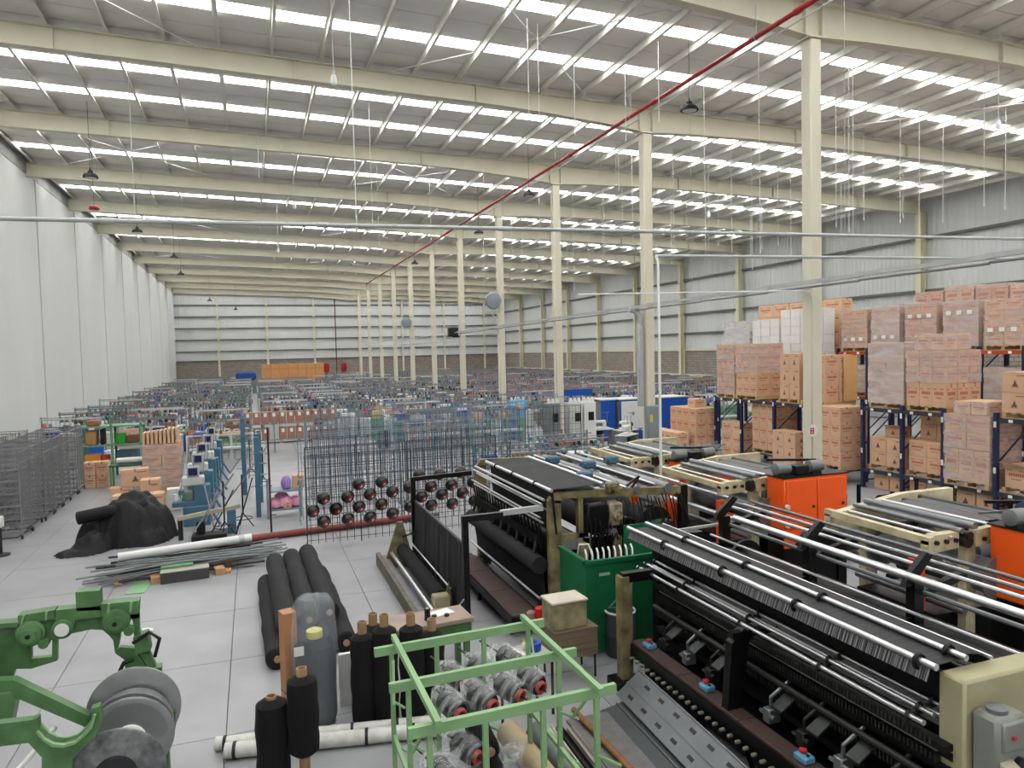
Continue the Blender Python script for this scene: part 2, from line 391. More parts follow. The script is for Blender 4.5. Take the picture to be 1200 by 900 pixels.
drops = [(13.18,19.0,6.94),(17.86,24.0,7.69),(13.6,17.0,6.87),(22.59,27.0,8.75),(20.71,24.0,7.75),(18.23,19.0,8.11),(16.79,17.0,7.56),(17.15,17.2,7.46),(20.99,19.0,8.32),(25.00,22.5,9.26),(21.85,19.0,8.00),(21.00,16.0,8.31),(24.64,18.0,8.75),(1.68,12.0,6.27),(7.09,18.0,10.31),(7.46,18.2,10.45),(9.34,20.0,10.66),(14.43,27.0,11.0),(14.60,27.1,10.8),(11.05,20.0,10.6),(14.26,24.0,10.93),(14.45,24.2,10.68),(11.0,18.0,10.60),(17.39,34.0,8.98),(18.50,34.0,9.44),(15.73,28.0,8.53),(18.00,40.0,8.75),(20.37,42.0,8.46),(15.94,44.0,10.24),(17.38,46.0,9.96),(14.63,36.0,9.18),(15.96,50.0,8.58),(17.15,27.0,8.43),(20.42,31.0,9.49),(21.55,30.0,9.16),(24.22,31.0,8.73),(27.32,34.0,9.67),(22.45,22.0,9.00),(24.16,20.0,8.62),(9.99,48.0,9.51),(8.72,36.0,9.91),(9.66,30.0,11.3),(0.53,30.0,11.2),(-3.08,24.0,8.49),
    (4.2,26,8.9),(5.6,33,9.2),(15.2,33,7.2),(16.4,38,7.6),(18.9,30,8.2),(19.6,25,7.4),(23.1,33,8.1),(26.2,27,8.9)]
M_wire = mat('pale_cable', (.84, .84, .83), .5, var=0)
tens = ['', '', 'twenty', 'thirty', 'forty', 'fifty', 'sixty', 'seventy', 'eighty', 'ninety']
ones = ['first', 'second', 'third', 'fourth', 'fifth', 'sixth', 'seventh', 'eighth', 'ninth', 'tenth', 'eleventh', 'twelfth', 'thirteenth', 'fourteenth', 'fifteenth', 'sixteenth', 'seventeenth', 'eighteenth', 'nineteenth']
def nth(n):
    if n < 20: return ones[n-1]
    return {2: 'twentieth', 3: 'thirtieth', 4: 'fortieth', 5: 'fiftieth', 6: 'sixtieth'}[n//10] if n % 10 == 0 else tens[n//10]+'-'+ones[n % 10-1]
drops.sort(key=lambda p: math.atan2(p[0], p[1]))
for kd, (x, y, z) in enumerate(drops):
    m = MB().cyl((0, 0, z-.0), (0, 0, zroof(x)-.02), .011, 5)
    m.cyl((0, 0, z-.10), (0, 0, z+.02), .02, 6)
    solo(m, 'drop_cable', M_wire, f'thin white drop cable hanging from the roof, {nth(kd+1)} from the left of them all', 'cable', 'drop cables hanging from the roof', (x, y, 0))

# high bay lamps
def highbay():
    t = thing('high_bay_lamp', 'x', 'lamp', (0, 0, 0), 0)
    MB().lathe([(.02, .20), (.19, .17), (.245, .10), (.25, .045), (.22, .03), (.21, .055)], 20).obj('reflector_housing', M_black, t)
    MB().lathe([(.19, .035), (.19, .05)], 20).obj('lens', mat('frosted_lens', (.80, .82, .84), .3, var=0), t)
    MB().lathe([(.085, .19), (.085, .27), (.05, .29), (.02, .36), (.018, .40)], 12).obj('driver_cap', M_dsteel, t)
    MB().cyl((0, 0, 0), (0, 0, 1), .008, 5).obj('cable', M_black, t).location = (0, 0, .39)
    return t
lamp0 = None
for x, y, z, lb in [(11.27, 16.91, 10.45, 'black disc high bay lamp hanging beside the red pipe, nearest of the lamps'),
        (-5.07, 29.12, 10.55, 'black high bay lamp over the left wall, biggest of the lamps there'),
        (-5.18, 40.98, 10.55, 'black high bay lamp near the left wall just above the grey conduit'),
        (-4.4, 50.96, 10.55, 'small black high bay lamp by the left wall below the grey conduit'),
        (-4.87, 61.16, 10.55, 'small black high bay lamp high over the far end of the left wall'),
        (11.01, 28.16, 10.5, 'black high bay lamp under the red pipe left of the third column'),
        (11.4, 36.51, 10.3, 'small black high bay lamp hanging at the fourth column'),
        (11.08, 50.77, 10.4, 'small black high bay lamp beneath the far end of the red pipe'),
        (-4.0, 84, 10.2, 'tiny black high bay lamp in front of the far wall, left one of a pair'),
        (-1.5, 88, 9.5, 'tiny black high bay lamp in front of the far wall, lower one of a pair'),
        (17.0, 92, 10.1, 'tiny black high bay lamp in front of the far wall behind the thin columns')]:
    if lamp0 is None: lamp0 = highbay(); o = lamp0; o.location = (x, y, z); o['label'] = lb
    else: o = dup(lamp0, (x, y, z), 0, lb)
    for ch in o.children:
        if ch.name.startswith('cable'): ch.scale.z = zroof(x)-z-.40
t = thing('warning_lamp', 'red and white lamp hanging near the top of the left wall', 'lamp', (-5.6, 32.56, 10.1))
MB().lathe([(.16, 0), (.2, .04), (.18, .12), (.05, .2)], 14).obj('shade', mat('red_plastic', (.62, .12, .12), .4, var=.05), t)
MB().lathe([(.05, -.12), (.08, -.05), (.06, .0)], 10).obj('bulb', M_white, t); MB().cyl((0, 0, .2), (0, 0, zroof(-5.6)-10.11), .008, 5).obj('cable', M_black, t)
def bulb():
    t = thing('hanging_bulb', 'x', 'bulb', (0, 0, 0), 0)
    MB().lathe([(.02, -.18), (.06, -.16), (.075, -.08), (.06, .02), (.035, .06)], 12).obj('globe', mat('opal_glass', (.93, .94, .95), .3, var=0), t)
    MB().cyl((0, 0, .05), (0, 0, .16), .03, 10).obj('socket', M_white, t); MB().cyl((0, 0, 0), (0, 0, 1), .009, 5).obj('cord', M_white, t).location = (0, 0, .15)
    return t
b0 = None
for x, y, z, lb in [(1.98, 17.0, 10.45, 'white bulb hanging on a cord below the nearest long beam'), (1.92, 31.87, 10.5, 'small white bulb hanging near the roof behind the third beam'),
        (1.69, 44.5, 10.4, 'tiny white bulb hanging just under the far rafters left of centre'), (18.8, 26.85, 9.9, 'white bulb hanging right of the nearest column top'), (19.44, 14.41, 10.1, 'white bulb hanging under the skylights in the upper right corner')]:
    if b0 is None: b0 = o = bulb(); b0.location = (x, y, z); b0['label'] = lb
    else: o = dup(b0, (x, y, z), 0, lb)
    for ch in o.children:
        if ch.name.startswith('cord'): ch.scale.z = zroof(x)-z-.16

# wall fans on columns, a loudspeaker, panels and duct on the second column
def fan(lb, y, z, s=1.):
    t = thing('column_fan', lb, 'fan', (XC-.17, y, z), 0)
    g = mat('fan_grey', (.52, .55, .58), .5, .2, var=.08)
    MB().lathe([(.10, -.0), (.44, .03), (.46, .10), (.42, .20), (.10, .26)], 24, Matrix.Translation((-.34, -.25, .0)) @ Matrix.Rotation(radians(90), 4, 'X')).obj('fan_drum', g, t)
    MB().torus((-.34, -.26, 0), .45, .018, (0, 1, 0), 26, 6).obj('guard_ring', M_galv, t)
    m = MB().bar((-.75, -.2, -.5), (0, 0, -.5), .05).bar((0, 0, -1.05), (-.6, -.2, -.52), .045).bar((-.34, -.25, -.48), (-.34, -.25, -.3), .05)
    m.obj('bracket', M_white, t)
fan('grey drum fan on a white bracket high on the fourth column', YC+3*BAY, 6.95)
fan('smaller grey drum fan on a bracket of the sixth far column', YC+6*BAY, 6.8)
t = thing('loudspeaker', 'black box loudspeaker fixed to a middle column at mid height', 'speaker', (XC-.62, YC+4*BAY, 5.5))
MB().cbox(-.32, .32, -.2, .2, -.28, .28, .03).obj('cabinet', M_black, t); MB().box(-.05, .5, -.03, .03, -.36, -.29).obj('bracket', M_dsteel, t)
MB().box(-.28, .28, -.215, -.2, -.24, .24).obj('grille', M_dsteel, t)
t = thing('switchboard', 'grey electrical panel box on the second column with a small yellow sticker', 'panel', (XC-.02, YC+BAY-.3, 1.55))
MB().cbox(-.28, .28, -.12, .12, -.62, .62, .015).obj('cabinet', mat('panel_grey', (.50, .53, .55), .5, .1, var=.06), t)
MB().cbox(-.25, .25, -.14, -.12, -.58, .58, .008).obj('door', mat('panel_grey', (.5, .5, .5)), t); MB().box(-.2, -.09, -.146, -.14, .05, .32).obj('sticker', mat('yellow_sticker', (.80, .75, .25), .5), t)
t = thing('cable_riser', 'grey metal cable riser with curved top on the second column', 'duct', (XC-.32, YC+BAY, 0))
m = MB(); m.cbox(-.09, .09, -.1, .1, 2.15, 5.0, .02); m.obj('riser_channel', M_galv, t)
MB().tube([(0, 0, 5.0), (-.02, 0, 5.25), (-.15, 0, 5.45), (-.4, 0, 5.52)], .09, 10).obj('elbow', M_galv, t)
t = thing('pendant_box', 'grey control box hanging on a white conduit above the black machines', 'box', (6.6, 10.9, 1.66))
MB().tube([(0, 0, .1), (.0, 0, 4.0), (.010000000000000675, .08, 4.109999999999999)], .024, 8).obj('conduit_drop', M_white, t); MB().cbox(-.085, .085, -.05, .05, -.13, .13, .012).obj('junction_box', mat('box_grey', (.72, .73, .73), .5), t)
MB().cbox(-.06, .06, -.06, -.05, -.09, .09, .004).obj('cover', mat('box_grey', (.7, .7, .7)), t)
# red number sign on the nearest column
t = thing('column_sign', 'small white sign with red square on the nearest column', 'sign', (XC-.17, YC-.185, 2.05))
MB().lathe([(.15, 0), (.15, .012)], 20, Matrix.Rotation(radians(90), 4, 'X')).obj('sign_plate', M_white, t)
m = MB().box(-.085, .03, -.02, -.012, -.075, .075); m.obj('red_square', mat('sign_red', (.75, .12, .12), .5, var=0), t, False)
MB().box(-.06, -.0, -.024, -.02, .02, .045).box(-.06, -.0, -.024, -.02, -.045, -.02).obj('sign_mark', M_white, t, False)
# ---------------- foreground left: green frame with beam, rolls, tubes, green creel ----------------
M_green = mat('machine_green_paint', (.33, .48, .30), .42, var=.14, scale=4, col2=(.24, .37, .22))
M_lgreen = mat('pale_green_paint', (.49, .63, .45), .5, var=.10, scale=4)
M_alu = mat('spun_aluminium', (.60, .60, .61), .34, .75, var=.10, scale=6)
M_scratch = mat('scratched_aluminium', (.50, .50, .51), .42, .6, var=.45, scale=9, col2=(.26, .26, .27))
t = thing('beam_stand', 'green cast iron machine frame holding a metal warp beam, lower left', 'machine frame', (0, 0, 0))
def plate(name, polys, y0, y1, parent=t, mt=M_green):
    m = MB()
    for p in polys: m.prism(p, y0, y1, 'y')
    return m.obj(name, mt, parent, False)
A_, B_, C_, D_ = [(-2.42, 1.92), (-1.92, 1.9), (-1.94, 1.49), (-2.06, 1.51), (-2.08, 1.44), (-2.44, 1.42)], [(-1.92, 1.9), (-1.76, 1.91), (-1.77, 1.72), (-1.93, 1.72)], [(-1.76, 1.91), (-1.72, 1.91), (-1.74, 1.53), (-1.78, 1.52)], [(-1.94, 1.58), (-1.78, 1.57), (-1.78, 1.52), (-1.94, 1.49)]
E_ = [(-2.02, 1.91), (-1.07, 1.88), (-1.07, 1.82), (-1.23, 1.8), (-1.32, 1.78), (-1.37, 1.75), (-1.46, 1.77), (-1.67, 1.75), (-1.73, 1.73), (-1.73, 1.91), (-2.01, 1.9)]
F_ = [[(-1.32, 1.69), (-1.37, 1.75), (-1.32, 1.8), (-1.22, 1.81), (-1.23, 1.66), (-1.25, 1.57), (-1.28, 1.52), (-1.29, 1.64)], [(-1.28, 1.52), (-1.24, 1.57), (-1.12, 1.54), (-1.0, 1.28), (-1.2, 1.31), (-1.21, 1.45)], [(-1.2, 1.31), (-1.0, 1.28), (-.95, 1.15), (-.93, .98), (-1.1, 1.02), (-1.19, 1.2)]]
G_ = [(-1.14, 1.87), (-1.07, 1.88), (-1.07, 1.69), (-.94, 1.32), (-.91, 1.21), (-.96, 1.22), (-1.12, 1.56), (-1.12, 1.77)]
plate('frame_casting', [A_, B_, C_, D_, E_, *F_, G_], 7.38, 7.44)
for q in ([(-2.01, 1.99), (-1.73, 2.0), (-1.73, 1.92), (-2.01, 1.91)], [(-1.37, 2.0), (-1.06, 1.99), (-1.07, 1.87), (-1.37, 1.88)], [(-2.41, 1.96), (-2.01, 1.93), (-2.01, 1.89), (-2.42, 1.92)]): plate('top_flange', [q], 7.34, 7.47)
for q in ([(-1.97, 1.99), (-1.95, 1.99), (-1.98, 1.91), (-1.99, 1.91)], [(-1.8, 2.0), (-1.78, 2.0), (-1.79, 1.92), (-1.8, 1.92)], [(-1.31, 2.0), (-1.29, 2.0), (-1.3, 1.91), (-1.32, 1.91)], [(-1.13, 2.0), (-1.11, 1.99), (-1.12, 1.9), (-1.14, 1.9)]):
    plate('flange_rib', [q], 7.325, 7.345, t, M_lgreen)
for q in ([(-1.56, 2.14), (-1.37, 2.13), (-1.37, 1.95), (-1.56, 1.97)], [(-1.72, 2.0), (-1.37, 1.99), (-1.37, 1.89), (-1.57, 1.89), (-1.59, 1.83), (-1.73, 1.84)]): plate('top_block', [q], 7.33, 7.46)
plate('side_block', [[(-1.12, 1.66), (-1.0, 1.68), (-.98, 1.52), (-1.1, 1.5)]], 7.32, 7.46)
plate('side_block', [[(-.97, 1.34), (-.9, 1.34), (-.91, 1.21), (-.96, 1.21)]], 7.34, 7.46)
plate('side_block', [[(-.84, 1.02), (-.77, 1.01), (-.78, .85), (-.86, .85)]], 7.1, 7.5)
for q in ([(-1.92, 1.82)], [(-1.25, 1.83)]):
    (bx, bz), = q
    MB().lathe([(.115, 0), (.115, .05), (.095, .06), (.095, .09), (.06, .10), (.06, .13), (.02, .13), (.02, .06)], 24, Matrix.Translation((bx, 7.38, bz)) @ Matrix.Rotation(radians(90), 4, 'X')).obj('boss', M_green, t)
    MB().lathe([(.02, .131), (.02, .139)], 10, Matrix.Translation((bx, 7.38, bz)) @ Matrix.Rotation(radians(90), 4, 'X')).obj('bore', M_black, t)
    MB().lathe([(.042, 0), (.042, .08)], 12, Matrix.Translation((bx+.10, 7.38, bz-.10)) @ Matrix.Rotation(radians(90), 4, 'X')).obj('small_boss', M_green, t)
(bx, bz), = [(-1.67, 1.83)]
MB().lathe([(.085, 0), (.085, .06), (.06, .07)], 20, Matrix.Translation((bx, 7.36, bz)) @ Matrix.Rotation(radians(90), 4, 'X')).obj('boss', M_green, t)
MB().lathe([(.058, .07), (.058, .08)], 16, Matrix.Translation((bx, 7.36, bz)) @ Matrix.Rotation(radians(90), 4, 'X')).obj('shaft_end', M_white, t)
plate('diagonal_arm', [[(-2.31, 1.61), (-1.96, 1.57), (-1.43, 1.16), (-1.43, 1.09), (-1.46, 1.07), (-1.98, 1.44), (-2.31, 1.47)]], 6.96, 7.06)
plate('diagonal_arm', [[(-2.31, 1.5), (-1.98, 1.48), (-1.94, 1.41), (-1.99, 1.18), (-2.33, 1.21)]], 6.92, 7.06)
plate('cradle', [[(-2.17, 1.54), (-1.66, 1.51), (-1.62, 1.52), (-1.62, 1.43), (-1.58, 1.36), (-1.52, 1.31), (-1.54, 1.13), (-1.61, 1.21), (-1.69, 1.34), (-2.18, 1.37)], [(-1.52, 1.31), (-1.46, 1.29), (-1.38, 1.3), (-1.32, 1.35), (-1.28, 1.4), (-1.25, 1.48), (-1.27, 1.52), (-1.21, 1.53), (-1.21, 1.39), (-1.25, 1.29), (-1.34, 1.22), (-1.41, 1.15), (-1.44, .72), (-1.63, .77), (-1.61, 1.21), (-1.54, 1.13)]], 6.26, 6.34)
plate('cradle_rim', [[(-1.62, 1.43), (-1.58, 1.36), (-1.52, 1.31), (-1.46, 1.29), (-1.38, 1.3), (-1.32, 1.35), (-1.28, 1.4), (-1.25, 1.48), (-1.23, 1.48), (-1.26, 1.38), (-1.31, 1.33), (-1.38, 1.28), (-1.46, 1.27), (-1.53, 1.29), (-1.59, 1.35), (-1.63, 1.42)]], 6.23, 6.37, t, M_lgreen)
for x, y in ((-2.9, 7.41), (-1.0, 7.41), (-2.9, 6.29), (-1.45, 6.29)):
    MB().cbox(x-.13, x+.13, y-.05, y+.05, 0, 1.0, .02).cbox(x-.2, x+.2, y-.12, y+.12, 0, .05, .01).obj('foot', M_green, t)
for z in (.35, .75): MB().bar((-2.6, 6.3, z), (-2.6, 7.4, z), .1).bar((-1.5, 6.3, z-.2), (-1.3, 7.4, z-.2), .08).obj('cross_tie', M_green, t, False)
MB().bar((-2.9, 7.41, .3), (-1.0, 7.41, .3), .12).bar((-2.9, 6.29, .45), (-1.45, 6.29, .45), .1).obj('lower_rail', M_green, t, False)
for i, (a, b) in enumerate([((-2.0, 6.45, .86), (-1.72, 7.1, 1.05)), ((-1.9, 6.45, .70), (-1.55, 7.1, .95)), ((-2.3, 6.45, .55), (-2.0, 7.1, .7)), ((-2.2, 6.5, .3), (-1.7, 7.1, .5))]):
    MB().cyl(a, b, .022, 8).obj('guide_rod', M_chrome if i % 2 else M_white, t)
MB().tube([(-1.12, 7.3, 1.62), (-.98, 7.3, 1.70), (-.90, 7.32, 1.62), (-.95, 7.34, 1.45)], .018, 6).tube([(-1.25, 7.3, 1.35), (-1.2, 7.3, 1.45), (-1.12, 7.3, 1.47)], .02, 6).obj('hose', M_black, t)
MB().cyl((-1.08, 7.5, 1.3), (-1.02, 7.5, 1.66), .05, 10).obj('hose_sleeve', M_white, t)
# warp beam: three spun discs on a shaft
b = thing('warp_beam', 'grey metal warp beam with three round flanges lying in the green frame', 'spool', (-1.2, 0, 0))
def disc(x, y, z, r, m, th=.03):
    MB().lathe([(.09, -.02), (r*.96, -th/2), (r, -th/2+.008), (r, th/2-.008), (r*.96, th/2), (.1, .02)], 48, Matrix.Translation((x, y, z)) @ Matrix.Rotation(radians(90), 4, 'X')).obj('flange', m, b)
(dx0, dz0), (dx1, dz1), (dx2, dz2) = [(-1.11, 1.07), (-1.1, .97), (-1.13, .95)]
disc(dx0+1.2, 7.15, dz0, .385, M_alu); disc(dx1+1.2, 6.85, dz1, .345, M_alu); disc(dx2+1.2, 6.3, dz2, .365, M_scratch)
MB().lathe([(.30, 0), (.33, .1), (.345, .22)], 36, Matrix.Translation((dx1+1.2, 7.07, dz1+.03)) @ Matrix.Rotation(radians(90), 4, 'X')).obj('flange_cone', M_alu, b)
MB().lathe([(.335, 0), (.12, .03), (.10, .08), (.10, .5)], 36, Matrix.Translation((dx1+1.2, 6.84, dz1)) @ Matrix.Rotation(radians(90), 4, 'X')).obj('hub', M_alu, b)
MB().torus((dx1+1.2, 6.79, dz1), .11, .022, (0, 1, 0), 24, 8).obj('hub_ring', M_white, b)
MB().cyl((dx0+1.2, 7.3, dz0), (dx2+1.2, 6.2, dz2), .055, 14).obj('shaft', M_chrome, b)
MB().lathe([(.16, 0), (.15, .03), (.06, .03)], 28, Matrix.Translation((dx2+1.2, 6.285, dz2)) @ Matrix.Rotation(radians(90), 4, 'X')).obj('hub_cap', mat('dark_scratched', (.22, .22, .23), .4, .5, var=.3), b)

# ---- fabric rolls ----
M_blk = mat('black_netting_cloth', (.10, .10, .108), .85, var=.25, scale=14, bump=.35, bscale=90, stretch=(1, .25, 1))
M_blk2 = mat('deep_black_cloth', (.022, .022, .026), .9, var=.25, scale=10, bump=.25, bscale=80)
M_card = mat('brown_cardboard_tube', (.60, .48, .35), .8, var=.15, scale=6)
def roll_mesh(L, r, m, core=.045, ripple=.012, n=22, over=.03):
    prof = [(core, 0), (r-.03, .0), (r-.005, .02)]+[(r+ripple*sin(k*2.3+L), L*(k+1)/9) for k in range(8)]+[(r-.005, L-.02), (r-.03, L), (core, L)]
    return MB().lathe(prof, n).mesh('fabric', m), MB().lathe([(core, -over), (core, L+over), (core*.72, L+over), (core*.72, L-.08)], 14).mesh('core_tube', M_card)
fl, ct = roll_mesh(3.55, .157, M_blk)
def lay(x, y, z, rz, lb):
    t = thing('fabric_roll', lb, 'fabric roll', (x, y, z), rz, 'black fabric rolls stacked on the floor')
    for nm, me in (('fabric', fl), ('core_tube', ct)):
        o = link(nm, me, t); o.rotation_euler = (radians(-90), 0, 0)
for x, z, dy, lb in [(.17, .155, 0, 'long black netting roll on the floor, outermost left of the stack'), (.48, .155, .1, 'long black netting roll on the floor under the upper rolls, left inner one'), (.79, .155, .12, 'long black netting roll on the floor under the upper rolls, right inner one'), (1.10, .155, .2, 'long black netting roll on the floor, outermost right of the stack'),
        (.33, .43, .35, 'long black netting roll in the upper layer, left one'), (.63, .43, .55, 'long black netting roll in the upper layer, middle one'), (.93, .43, .75, 'long black netting roll in the upper layer, right one')]:
    lay(x, 10.05+dy, z, radians(1.2), lb)
# upright rolls
def stand(x, y, r, z0, L, core_top, lb, group=None, m=M_blk2, lean=0.):
    t = thing('upright_roll', lb, 'fabric roll', (x, y, 0), rnd.uniform(0, 6), group)
    prof = [(.04, z0), (r-.05, z0), (r-.005, z0+.04)]+[(r+.008*sin(k*1.9+x*9), z0+.05+(L-.1)*(k+1)/7) for k in range(6)]+[(r-.01, z0+L-.04), (r-.07, z0+L), (.04, z0+L+.01)]
    MB().lathe(prof, 22).obj('fabric', m, t)
    MB().lathe([(.052, 0 if z0 > .05 else z0), (.052, core_top), (.038, core_top), (.038, core_top-.1)], 14).obj('core_tube', M_card, t)
stand(.05, 7.25, .155, 0, .90, .935, 'black upright roll with slumped loose cloth edge, lowest in the picture')
stand(.335, 7.15, .148, .36, .76, 1.20, 'black upright roll held off the floor on a long brown cardboard core')
for x, y, L, lb in [(1.06, 8.22, 1.03, 'black upright roll at the left end of the row beside the green creel'), (1.30, 8.15, 1.10, 'black upright roll second in the row beside the green creel'), (1.60, 8.12, 1.08, 'black upright roll third in the row behind the green creel bars'),
        (1.22, 8.46, 1.02, 'black upright roll standing behind the first two near the work table'), (1.86, 8.2, .95, 'black upright roll at the right end of the row under the table edge')]:
    stand(x, y, .143, 0, L, L+.14, lb)
# tall plastic bag
t = thing('plastic_wrapped_roll', 'tall roll wrapped in clear plastic standing by the long black rolls', 'fabric roll', (.55, 8.42, 0))
M_film = mat('clear_film', (.80, .83, .87), .16, var=0, alpha=.17, spec=.9, bump=.5, bscale=9); M_navy = mat('navy_cloth', (.06, .07, .10), .6, var=.4, scale=7, bump=.4, bscale=14)
def bag(nm, prof, m, n=24, amp=.015):
    mb = MB(); vs = []; fs = []
    for k, (r, z) in enumerate(prof): vs += [((r+rnd.uniform(-amp, amp))*cos(2*pi*i/n), (r*.85+rnd.uniform(-amp, amp))*sin(2*pi*i/n), z+rnd.uniform(-amp, amp)) for i in range(n)]
    for k in range(len(prof)-1): fs += [(k*n+i, k*n+(i+1) % n, (k+1)*n+(i+1) % n, (k+1)*n+i) for i in range(n)]
    fs += [tuple(range(n-1, -1, -1)), tuple(range((len(prof)-1)*n, len(prof)*n))]
    mb.add(vs, fs); return mb.obj(nm, m, t)
bag('fabric', [(.20, .02), (.23, .1), (.235, .4), (.23, .7), (.225, .92), (.16, 1.0)], M_navy)
bag('plastic_bag', [(.22, .01), (.255, .1), (.26, .3), (.25, .5), (.262, .7), (.25, .9), (.25, 1.1), (.235, 1.25), (.23, 1.38), (.17, 1.46), (.08, 1.47)], M_film, 26, .014)
MB().lathe([(.05, .98), (.09, 1.0), (.09, 1.08), (.05, 1.1)], 14).obj('yellow_tube_end', mat('yellow_plastic', (.80, .78, .45), .5), t)
MB().box(-.235, -.13, -.19, -.18, .88, .98).obj('paper_label', M_white, t, False)
t = thing('carton_tube', 'narrow brown carton standing on end left of the plastic wrapped roll', 'box', (.27, 8.6, 0), .3)
MB().cbox(-.075, .075, -.09, .09, 0, 1.28, .004).obj('body', mat('brown_card', (.68, .49, .35), .8, var=.1), t, False)
MB().box(-.076, .076, -.091, .091, .35, .37).obj('tape_seam', mat('dark_tape', (.40, .28, .2), .6), t, False)

# white tubes on the floor
def floor_tube(a, b, r, lb):
    t = thing('white_tube', lb, 'tube', a)
    p = Vector(b)-Vector(a)
    MB().lathe_on((0, 0, 0), p, [(r*.7, .01), (r*.7, 0), (r, 0), (r, 1), (r*.7, 1), (r*.7, .99)], 16).obj('tube_body', mat('scuffed_white_tube', (.82, .82, .80), .5, var=.1, scale=9, col2=(.72, .71, .68)), t)
    for k in (.03, .52, .7): MB().cyl(p*k, p*(k+.012), r+.008, 16).obj('band', M_dsteel, t)
floor_tube((-.52, 8.23, .075), (2.15, 7.72, .075), .07, 'scuffed white tube on the floor behind its twin, running under the creel')
floor_tube((-.42, 8.02, .085), (2.3, 7.5, .085), .08, 'scuffed white tube on the floor, front one of two under the creel')

# work table behind the rolls
t = thing('work_table', 'low green steel work table with a worn pinkish brown top', 'table', (1.88, 8.98, 0), radians(4))
MB().cbox(-.66, .66, -.22, .30, .74, .80, .008).obj('tabletop', mat('worn_pink_board', (.58, .50, .46), .6, var=.15, scale=5), t)
MB().cbox(-.64, .64, -.19, .27, .60, .735, .008).obj('apron', M_green, t)
for x in (-.58, .58):
    for y in (-.14, .22): MB().box(x-.035, x+.035, y-.035, y+.035, 0, .6).obj('leg', M_green, t, False)
solo(MB().box(-.15, .15, -.1, .1, 0, .004), 'paper_sheet', M_white, 'white paper sheet lying on the pinkish work table', 'paper', None, (2.2, 9.12, .802), .3)
t = thing('thread_spool', 'small black thread spool standing on the pinkish work table', 'spool', (1.98, 8.95, .80))
MB().lathe([(.045, 0), (.045, .01), (.038, .015), (.038, .13), (.045, .135), (.045, .145)], 14).obj('yarn', M_black, t); MB().lathe([(.018, .145), (.018, .155)], 10).obj('core', M_white, t)
for i, (x, y) in enumerate([(2.08, 9.0), (2.24, 8.98)]):
    solo(MB().lathe([(.02, 0), (.035, .01), (.03, .03), (.01, .035)], 10), 'weight', M_dsteel, 'small dark metal weight on the work table ' + ('beside the spool' if i == 0 else 'in front of the paper'), 'weight', None, (x, y, .80))
t = thing('cloth_stand', 'pale green stand with white cloth leaning beside the upright rolls', 'stand', (.86, 8.75, 0))
MB().box(-.02, .25, -.03, .03, .0, .62).obj('white_cloth', M_white, t, False); MB().box(.16, .25, -.05, .0, .0, .72).obj('green_post', M_green, t, False)

# ---- green creel with plastic wrapped cones ----
t = thing('creel_frame', 'pale green open creel frame full of plastic wrapped yarn cones', 'creel', (0, 0, 0))
zt = 1.5
for a, b in ((.98, 6.63), (.98, 5.86), (.98, 5.10)):
    MB().bar((a-.02, b, zt-.05), (2.66, b+.04, zt-.04), .045, .08).obj('cross_rail', M_lgreen, t, False)
for x in (1.16, 2.46): MB().bar((x, 4.98, zt+.035), (x, 6.75, zt+.025), .045, .05).obj('top_rail', M_lgreen, t, False)
for x in (1.12, 1.55, 2.02, 2.48):
    for y in (5.12, 5.88, 6.65):
        if x in (1.55, 2.02) and y == 5.88: continue
        MB().box(x-.02, x+.02, y-.02, y+.02, 0, zt-.08).obj('post', M_lgreen, t, False)
        m = MB()
        for z in (.55, .95): m.cyl((x, y, z), (x+.05, y-.30, z+.07), .012, 6)
        m.obj('yarn_peg', M_lgreen, t)
for x in (1.12, 2.48):
    for z in (.12, .62): MB().bar((x, 5.1, z), (x, 6.66, z), .035).obj('side_rail', M_lgreen, t, False)
for y in (5.12, 6.65): MB().bar((1.1, y, .12), (2.5, y, .12), .035).obj('bottom_rail', M_lgreen, t, False)
for x in (1.12, 2.48):
    for y in (5.25, 6.55): MB().bar((x-.0, y, zt-.12), (x-.05, y+.25 if y < 6 else y-.25, zt-.42), .02).obj('gusset', M_lgreen, t, False)
M_yarn = mat('dark_grey_yarn', (.06, .06, .066), .6, var=.4, scale=16, bump=.3, bscale=60)
M_core = mat('red_cone_core', (.66, .30, .27), .5, var=.15, scale=14)
M_wrap = film_mat('crumpled_film', (.88, .89, .90), .05, .48, 9)
def cone():
    c = thing('wrapped_yarn_cone', 'x', 'yarn cone', (0, 0, 0))
    MB().lathe([(.04, 0), (.085, .005), (.105, .03), (.098, .22), (.085, .245), (.045, .25)], 20).obj('yarn', M_yarn, c)
    MB().lathe([(.06, .245), (.06, .29), (.042, .29), (.042, .2)], 14).obj('core', M_core, c)
    n = 16; prof = [(.03, -.14), (.075, -.08), (.118, -.01), (.122, .1), (.115, .22), (.125, .27), (.14, .31)]; vs = []; fs = []
    for r, z in prof: vs += [((r+rnd.uniform(-.016, .016))*cos(2*pi*i/n), (r+rnd.uniform(-.016, .016))*sin(2*pi*i/n), z+rnd.uniform(-.02, .02)) for i in range(n)]
    for k in range(len(prof)-1): fs += [(k*n+i, k*n+(i+1) % n, (k+1)*n+(i+1) % n, (k+1)*n+i) for i in range(n)]
    MB().add(vs, fs).obj('plastic_wrap', M_wrap, c)
    MB().tube([(0, 0, -.3), (0, 0, .34)], .01, 6).obj('peg', M_dsteel, c)
    return c
c0 = None
